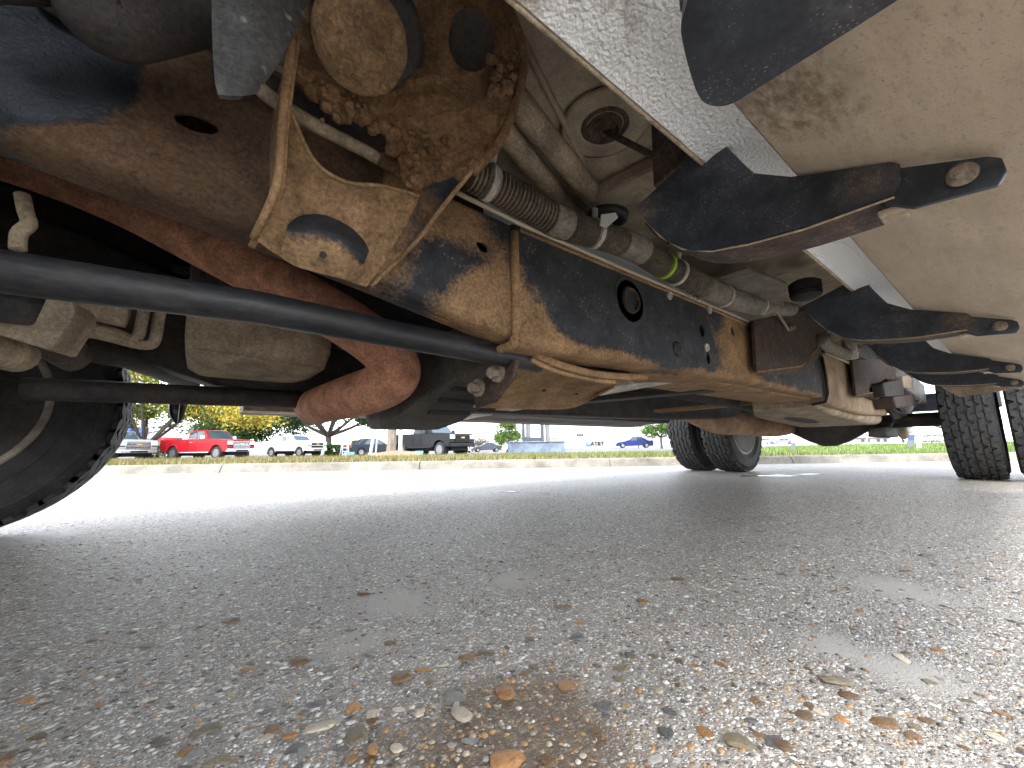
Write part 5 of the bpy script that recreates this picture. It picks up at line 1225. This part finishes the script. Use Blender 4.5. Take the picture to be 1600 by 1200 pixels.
tree('elm_tree', 'spreading tree with yellow and green leaves behind the silver pickup', 222, 27, 7.5, .22, 5.0,
     cr_([(-2, 0, 5.2, 2.6, 3, 1.5), (1.5, 0, 5.0, 3.0, 3, 1.5), (4.5, 0, 3.8, 2.6, 2.5, 1.1), (7.0, 0, 3.0, 1.8, 2, .8), (0, 0, 6.6, 4, 4, 1.6), (-1.2, 1, 3.4, 1.3, 1.5, .8), (2.6, 0, 3.5, 1.3, 2, .7)]),
     [(.09, .15, .03), (.13, .19, .04), (.20, .24, .05), (.30, .28, .05)] + [(.40, .33, .05), (.45, .36, .06)], 15000, .11, 11, fork=.12, nl=8, clump=.38, patch=(vx.x, vx.y, .25, 5.4, 2.4), twigs=5)
tree('dark_oak_tree', 'broad dark green oak directly behind the red pickup', 385, 46, 8.5, .3, 6,
     cr_([(-4, 0, 4.0, 4.5, 4, 2.0), (1, 0, 4.6, 4.5, 4, 2.2), (5, 0, 4.0, 3.5, 4, 1.6), (-1, 0, 2.6, 5, 3, 1.2), (0, 0, 6.5, 6, 4, 2)]), [(.035, .075, .022), (.05, .095, .028), (.075, .12, .04)], 15000, .17, 12, clump=.42)
tree('live_oak_tree', 'spreading oak with dark trunk above the white pickup', 512, 42, 8.0, .42, 6.5,
     cr_([(-4.5, 0, 4.3, 3.4, 3, 1.2), (-1, 0, 5.0, 3.5, 3, 1.3), (3.2, 0, 4.5, 2.6, 3, 1.1), (5.2, 0, 3.6, 1.6, 2, .7), (0, 0, 6.4, 5, 4, 1.4)]), [(.06, .10, .045), (.09, .13, .06), (.05, .08, .035)], 9000, .15, 13, clump=.34, fork=.27, nl=8)
tree('purple_grey_tree', 'rounded purple grey half bare tree beyond the grey car', 738, 74, 3.7, .13, 2.6,
     cr_([(0, 0, 2.0, 2.7, 2.5, 1.3), (-1.6, 0, 1.4, 1.6, 2, .9), (1.8, 0, 1.4, 1.4, 2, .9)]), [(.19, .15, .15), (.24, .19, .17), (.16, .15, .10)], 5000, .11, 14, clump=.3, fork=.2)
tree('green_shade_tree', 'fresh green leafy tree left of the blue grey sign base', 793, 47, 4.3, .14, 2.0,
     cr_([(0, 0, 2.6, 1.7, 1.7, 1.2), (-.9, 0, 1.6, 1.0, 1.2, .9), (.9, 0, 1.7, 1.1, 1.2, .9), (0, 0, 3.4, 1.2, 1.2, .8)]), [(.12, .20, .04), (.17, .25, .06), (.08, .15, .03)], 6500, .10, 15, clump=.22, fork=.2)
tree('bright_green_tree', 'green tree just left of the far dual wheels', 1034, 50, 4.6, .15, 2.4,
     cr_([(0, 0, 2.9, 2.3, 2, 1.3), (-1.2, 0, 2.2, 1.2, 1.2, .8), (1.6, 0, 2.4, 1.8, 1.5, 1)]), [(.10, .18, .04), (.15, .23, .06), (.07, .13, .03)], 6000, .11, 16, clump=.25, fork=.3, z=.1)
tree('verge_tree', 'tree with thick grey brown trunk and mulch ring on the verge', 611, 11.2, 6.5, .145, 2.5,
     cr_([(0, 0, 5, 2.4, 2.4, 1.2), (-1, 0, 4.2, 1.4, 1.4, .7), (1.2, 0, 4.3, 1.4, 1.4, .7)]), [(.10, .16, .04), (.15, .2, .05)], 4000, .11, 17, z=.10, mat=M_bark, fork=.5, group='trees beyond the kerb')
# mulch mound round that trunk
p = B(622, 10.6, .10); mm = MB(); rings = []
for k in range(7):
    t = k / 6; rings.append([p + Vector((math.cos(a) * (1.0 - t) * .85 * (1 + .12 * math.sin(3 * a)), math.sin(a) * (1.0 - t) * .85, .16 * math.sin(t * 1.57) - .03 + .02 * mnoise.noise(Vector((math.cos(a) * 3, math.sin(a) * 3, t * 4))))) for a in [2 * math.pi * i / 30 for i in range(30)]])
mo = mm.loft(rings).build('mulch_mound', grime('mulch', (.16, .10, .05), (.30, .21, .11), cover=.5, scale=6, soft=.2, b_dist=.03, fine=30), smooth=True)
tag(mo, 'low mound of brown mulch round the verge tree trunk', 'mulch')
def hedge(name, label, px, F, wd, dp, h, seed, pal, z=GL, cat='hedge'):
    root = empty(name, B(px, F, z), facing(px, F, 0)); tag(root, label, cat)
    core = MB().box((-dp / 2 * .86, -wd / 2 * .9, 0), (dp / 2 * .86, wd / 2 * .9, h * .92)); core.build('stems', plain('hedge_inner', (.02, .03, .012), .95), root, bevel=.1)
    g = np.random.default_rng(seed); n = 2600
    q = (g.random((n, 3)) - .5) * np.array([dp, wd, h]) * 1.02; ax_i = g.integers(0, 3, n)
    for i in range(n): q[i, ax_i[i]] = math.copysign((dp, wd, h)[ax_i[i]] / 2, q[i, ax_i[i]])
    foliage('leaves', root, [(0, 0, h / 2)], [(.01, .01, .01)], 20, .06, pal, seed)
    lv = root.children[-1]; bpy.data.objects.remove(lv)
    a = g.normal(size=(n, 3)); a /= np.linalg.norm(a, axis=1)[:, None]; b = np.cross(a, g.normal(size=(n, 3))); b /= np.linalg.norm(b, axis=1)[:, None]
    s = .09; pp = q + np.array([0, 0, h / 2]) + g.normal(size=(n, 3)) * .05
    V = np.stack([pp - a * s, pp + b * s * .6, pp + a * s, pp - b * s * .6], 1).reshape(-1, 3)
    o = mesh_obj_np('leaves', V, np.arange(4 * n).reshape(-1, 4), M_leaf, root)
    c = np.array(pal)[g.integers(0, len(pal), n)] * (.6 + .8 * g.random((n, 1)))
    at = o.data.color_attributes.new('leaf', 'FLOAT_COLOR', 'POINT'); at.data.foreach_set('color', np.concatenate([np.repeat(c, 4, 0), np.ones((4 * n, 1))], 1).ravel())
DG = [(.03, .07, .015), (.045, .09, .02), (.06, .11, .025)]
hedge('clipped_hedge', 'clipped green hedge between the silver and red pickups', 240, 31, 2.0, 1.2, .95, 31, DG)
hedge('clipped_hedge', 'tapered green hedge just right of the white pickup', 521, 35, 1.15, .9, .92, 32, DG)
hedge('autumn_bush', 'golden yellow bush left of the dark sedan', 561, 44, 1.5, 1.2, 1.5, 33, [(.40, .26, .03), (.48, .33, .05), (.22, .20, .05)], cat='bush')
hedge('far_shrub', 'grey green shrub row far off left of the near rear wheel', 1447, 60, 5, 1.5, .9, 34, [(.10, .11, .09), (.14, .13, .12)], z=.45, cat='bush')

# ---- buildings, sign, posts --------------------------------------------
M_white = plain('white_stucco', (.42, .42, .43), .85); M_tanw = plain('tan_brick', (.42, .34, .25), .9); M_blue = plain('royal_blue_panel', (.03, .10, .42), .5)
def building(name, label, px0, px1, F, ztop, z=GL, dp=14, wall=None, para=.25):
    a_, b_ = B(px0, F, z), B(px1, F, z); d = (b_ - a_); wd = d.length; root = empty(name, (a_ + b_) / 2, math.atan2(d.y, d.x)); tag(root, label, 'building')
    # local x along the front, -y towards the camera
    sy = 1 if Vector((-d.y, d.x, 0)).dot(vf) > 0 else -1
    root['front'] = -sy
    MB().box((-wd / 2, 0, 0), (wd / 2, sy * dp, ztop - z)).build('wall', wall or M_white, root)
    MB().box((-wd / 2 - .15, -sy * .15, ztop - z - para), (wd / 2 + .15, sy * (dp + .15), ztop - z + .12)).build('parapet', M_white, root)
    return root, wd, sy
root, wd, sy = building('blue_banded_building', 'white building with a royal blue fascia behind the yellow tree', 120, 292, 66, 4.9)
for x0, x1 in ((-.40, -.02), (.0, .12)):
    MB().box((wd * x0, -sy * .35, 3.5), (wd * x1, 0, 4.7)).build('blue_fascia', M_blue, root, bevel=.05)
for k in range(6):
    x = wd * (-.42 + k * .15); w_ = MB().box((x, -sy * .06, .4), (x + wd * .11, 0, 3.0)).build('window', M_glassl, root); MB().box((x - .06, -sy * .10, .3), (x + wd * .11 + .06, -sy * .0, .42)).build('sill', M_tanw, w_)
MB().box((wd * .28, -sy * 2.6, 2.3), (wd * .40, -sy * .0, 3.0)).build('red_awning', plain('awning_red', (.50, .03, .02), .6), root, bevel=.05)
root, wd, sy = building('phone_store', 'long white store with a round blue emblem and black lettering', 872, 1046, 150, 4.3, dp=25, z=-.1)
for k, (u0, u1) in enumerate(((.06, .10), (.145, .165), (.50, .56), (.58, .62), (.66, .70))):
    d_ = MB().box((wd * (u0 - .5), -sy * .08, .1), (wd * (u1 - .5), 0, 2.5)).build('door' if k % 2 else 'window', plain('pale_pane', (.36, .38, .42), .2), root); MB().box((wd * (u0 - .5) - .1, -sy * .14, 2.5), (wd * (u1 - .5) + .1, 0, 2.75)).build('lintel', M_white, d_)
MB().box((wd * -.5, -sy * .05, 3.6), (wd * .5, 0, 3.72)).build('cornice', M_tanw, root)
MB().box((wd * -.44, sy * 1.0, 4.2), (wd * -.14, sy * 8, 6.2)).build('rear_parapet', M_white, root)
def front_text(root, txt, size, x, z, y, mat, name='lettering', ext=.06):
    cu = bpy.data.curves.new(name, 'FONT'); cu.body = txt; cu.size = size; cu.extrude = ext; cu.align_x = 'CENTER'; cu.align_y = 'CENTER'; cu.offset = .07
    t = bpy.data.objects.new('tmp_text', cu); col.objects.link(t); bpy.context.view_layer.update()
    me = bpy.data.meshes.new_from_object(t.evaluated_get(bpy.context.evaluated_depsgraph_get())); bpy.data.objects.remove(t)
    me.materials.clear(); me.materials.append(mat)
    o = bpy.data.objects.new(name, me); col.objects.link(o); o.parent = root; o.location = (x, y, z); o.rotation_euler = (math.pi / 2, 0, 0 if sy > 0 else math.pi); return o
kx = lambda px: (px - 959) / 174 * wd * (1 if sy > 0 else -1)
front_text(root, 'AT&T', 2.0, kx(933.5), 1.75, -sy * .25, plain('sign_black', (.02, .02, .02), .5))
em = MB().lathe([(0, .18), (.5, .15), (.85, .05), (.95, -.1), (0, -.1)], 32, (kx(919), -sy * .25, 1.75), (0, -sy, 0)).build('round_emblem', plain('emblem_blue', (.03, .28, .75), .4), root, smooth=True)
for k in range(4):
    z_ = 1.75 + (-.42 + k * .28); hw = math.sqrt(max(.05, .85 ** 2 - (z_ - 1.75) ** 2)) * (.55 + .1 * k)
    MB().tube([Vector((kx(919) - hw + .25, -sy * .36, z_)), Vector((kx(919) + .1, -sy * .45, z_ + .03)), Vector((kx(919) + hw, -sy * .36, z_))], .06, 6).build('emblem_stripe', plain('emblem_white', (.75, .78, .8), .5), em)
for k in range(4):
    MB().box((kx(902.6 + k * 2.7), sy * .9, 4.75), (kx(904.6 + k * 2.7), sy * 1.0, 5.5)).build('dark_sign_letter', M_trim, root, bevel=.05)
root, wd, sy = building('tan_shop', 'small tan block building just right of the sign frame', 862, 874, 120, 3.5, dp=6, wall=M_tanw)
MB().box((-wd * .3, -sy * .06, .3), (wd * .3, 0, 1.9)).build('window', M_glass, root)
root, wd, sy = building('far_house', 'low far off building with brownish pink roof right of the differential', 1338, 1392, 110, 2.0, dp=9, z=.4)
MB().loft([[Vector((x, -sy * .6, 1.5)), Vector((x, sy * 9.6, 1.5)), Vector((x, sy * 4.5, 2.6))] for x in (-wd / 2 - .4, wd / 2 + .4)]).build('roof', plain('pink_brown_roof', (.30, .22, .19), .9), root)
for u in (-.35, -.2, .1, .3): MB().box((wd * u, -sy * .05, .3), (wd * u + .9, 0, 1.2)).build('window', M_glass, root)
# monument sign
sg = empty('monument_sign', B(838, 15.5, .11), facing(838, 15.5, 0)); tag(sg, 'monument sign frame on a pale blue grey masonry plinth', 'sign')
M_pl = grime('blue_grey_plinth', (.13, .165, .215), (.16, .19, .24), cover=.5, scale=2, soft=.3, rough=.8)
MB().box((-.42, -1.08, -.05), (.42, 1.08, .36)).build('plinth', M_pl, sg, bevel=.012)
MB().box((-.46, -1.12, .36), (.46, 1.12, .39)).build('plinth_cap', M_pl, sg, bevel=.008)
M_fr = plain('dark_sign_frame', (.055, .065, .075), .5); M_pg = plain('pale_grey_post', (.20, .20, .21), .6)
fsg = lambda px: -(px - 838) / 620 * 15.5
for a_, b_, nm, mt in ((825, 831, 'frame_post', M_fr), (855, 860, 'frame_post', M_fr), (815.5, 823.5, 'grey_post', M_pg), (846, 854, 'grey_post', M_pg)):
    dx = .0 if mt is M_fr else -.18
    MB().box((-.06 + dx, min(fsg(a_), fsg(b_)), .38), (.06 + dx, max(fsg(a_), fsg(b_)), 2.6)).build(nm, mt, sg, bevel=.006)
MB().box((-.055, fsg(855), .40), (.055, fsg(831), .56)).build('bottom_rail', M_fr, sg, bevel=.006)
MB().box((-.1, -.9, 2.6), (.1, .9, 3.6)).build('sign_cabinet', M_fr, sg, bevel=.02)
# posts, ladder, boxes on the verge
def post(name, label, px, F, h, r_, mat, lean=(0, 0), z=.10, cat='post', top=None):
    p = B(px, F, z); e = p + vx * lean[0] + Vector((0, 0, h))
    o = MB().tube([p - Vector((0, 0, .1)), p.lerp(e, .5), e], r_, 12).build(name, mat, smooth=True, auto=40); tag(o, label, cat); return o
M_galv = plain('galvanised_post', (.50, .52, .53), .45, .3)
post('leaning_post', 'left of the two slanted grey posts beside the trunk', 578, 12.5, 1.6, .05, M_galv, (.22, 0))
post('leaning_post', 'right thinner slanted pale post beside the trunk', 586, 12.6, 1.6, .028, M_galv, (.14, 0))
post('white_post', 'white round post just right of the grey brown trunk', 625, 12.2, 1.7, .055, plain('post_white', (.72, .72, .71), .5))
def marker(name, label, px, F, h, wd_, mat, cap=None, lean=-.06):
    p = B(px, F, .12); rt = empty(name, p, facing(px, F, 0)); tag(rt, label, 'post')
    MB().loft([[Vector((x, y - lean * t * 1.0, z_)) for x, y in ((-.02, -wd_ / 2), (.02, -wd_ / 2), (.02, wd_ / 2), (-.02, wd_ / 2))] for t, z_ in ((0, -.05), (.5, h * .5), (1, h))]).build('stake', mat, rt, bevel=.004)
    if cap: MB().box((.021, -wd_ * .42 - lean * .7, h * .62), (.027, wd_ * .42 - lean * .7, h * .92)).build('decal', cap, rt)
M_gst = plain('grey_stake', (.13, .14, .16), .6); M_bst = plain('blue_decal', (.05, .08, .25), .5)
marker('marker_stake', 'grey marker stake in the grass right of the far wheels', 1238, 8.2, .26, .085, M_gst, plain('pale_decal', (.6, .62, .64), .5))
marker('marker_stake', 'dark grey marker stake with blue decal near the right wheel', 1422, 8.0, .30, .10, M_gst, M_bst)
marker('marker_stake', 'white marker stake beside the dark grey one', 1435, 8.0, .28, .07, plain('stake_white', (.70, .72, .72), .5))
ld = empty('step_ladder', B(538, 31, GL), facing(538, 31, 15)); tag(ld, 'white metal rack like step ladder right of the hedge', 'ladder')
M_lw = plain('ladder_white', (.72, .73, .73), .5)
for y_ in (-.22, .22):
    MB().tube([Vector((.35, y_ * 1.2, 0)), Vector((0, y_ * .8, 1.35))], .03, 8).build('rail', M_lw, ld, smooth=True); MB().tube([Vector((-.35, y_ * 1.2, 0)), Vector((0, y_ * .8, 1.35))], .03, 8).build('rail', M_lw, ld, smooth=True)
for k in range(5):
    t = (k + .6) / 5.2; MB().box((.35 * (1 - t) - .05, -.25, 1.35 * t - .02), (.35 * (1 - t) + .05, .25, 1.35 * t + .02)).build('rung', M_lw, ld)
M_lb = plain('light_blue_lid', (.25, .47, .58), .5)
for nm, lb, px, F, w_, h_ in (('blue_bin', 'low pale blue bin in the grass below the ladder', 546, 13.5, .28, .10), ('blue_bin', 'small pale blue box in the grass before the black pickup', 655, 11.8, .19, .11)):
    rt = empty(nm, B(px, F, .10), facing(px, F, 10)); tag(rt, lb, 'box')
    MB().loft([[Vector((x, y, z_)) for x, y in ((-d, -w_ / 2 * s), (d, -w_ / 2 * s), (d, w_ / 2 * s), (-d, w_ / 2 * s))] for z_, s, d in ((-.02, .9, .12), (h_ * .8, 1, .14))]).build('tub', M_lb, rt, bevel=.01)
    MB().box((-.15, -w_ / 2 * 1.04, h_ * .8), (.15, w_ / 2 * 1.04, h_)).build('lid', M_lb, rt, bevel=.012)
up_ = post('utility_pole', 'thin dark utility pole above the blue sedan', 998, 90, 6.5, .12, M_barkd, z=0, cat='pole')
post('light_pole', 'slim white light pole far off beside the right wheel', 1456, 95, 3.4, .12, M_lw, z=.3, cat='pole')
post('light_pole', 'pale pole far off left of the low pink roofed building', 1356, 90, 2.4, .10, M_lw, z=.3, cat='pole')
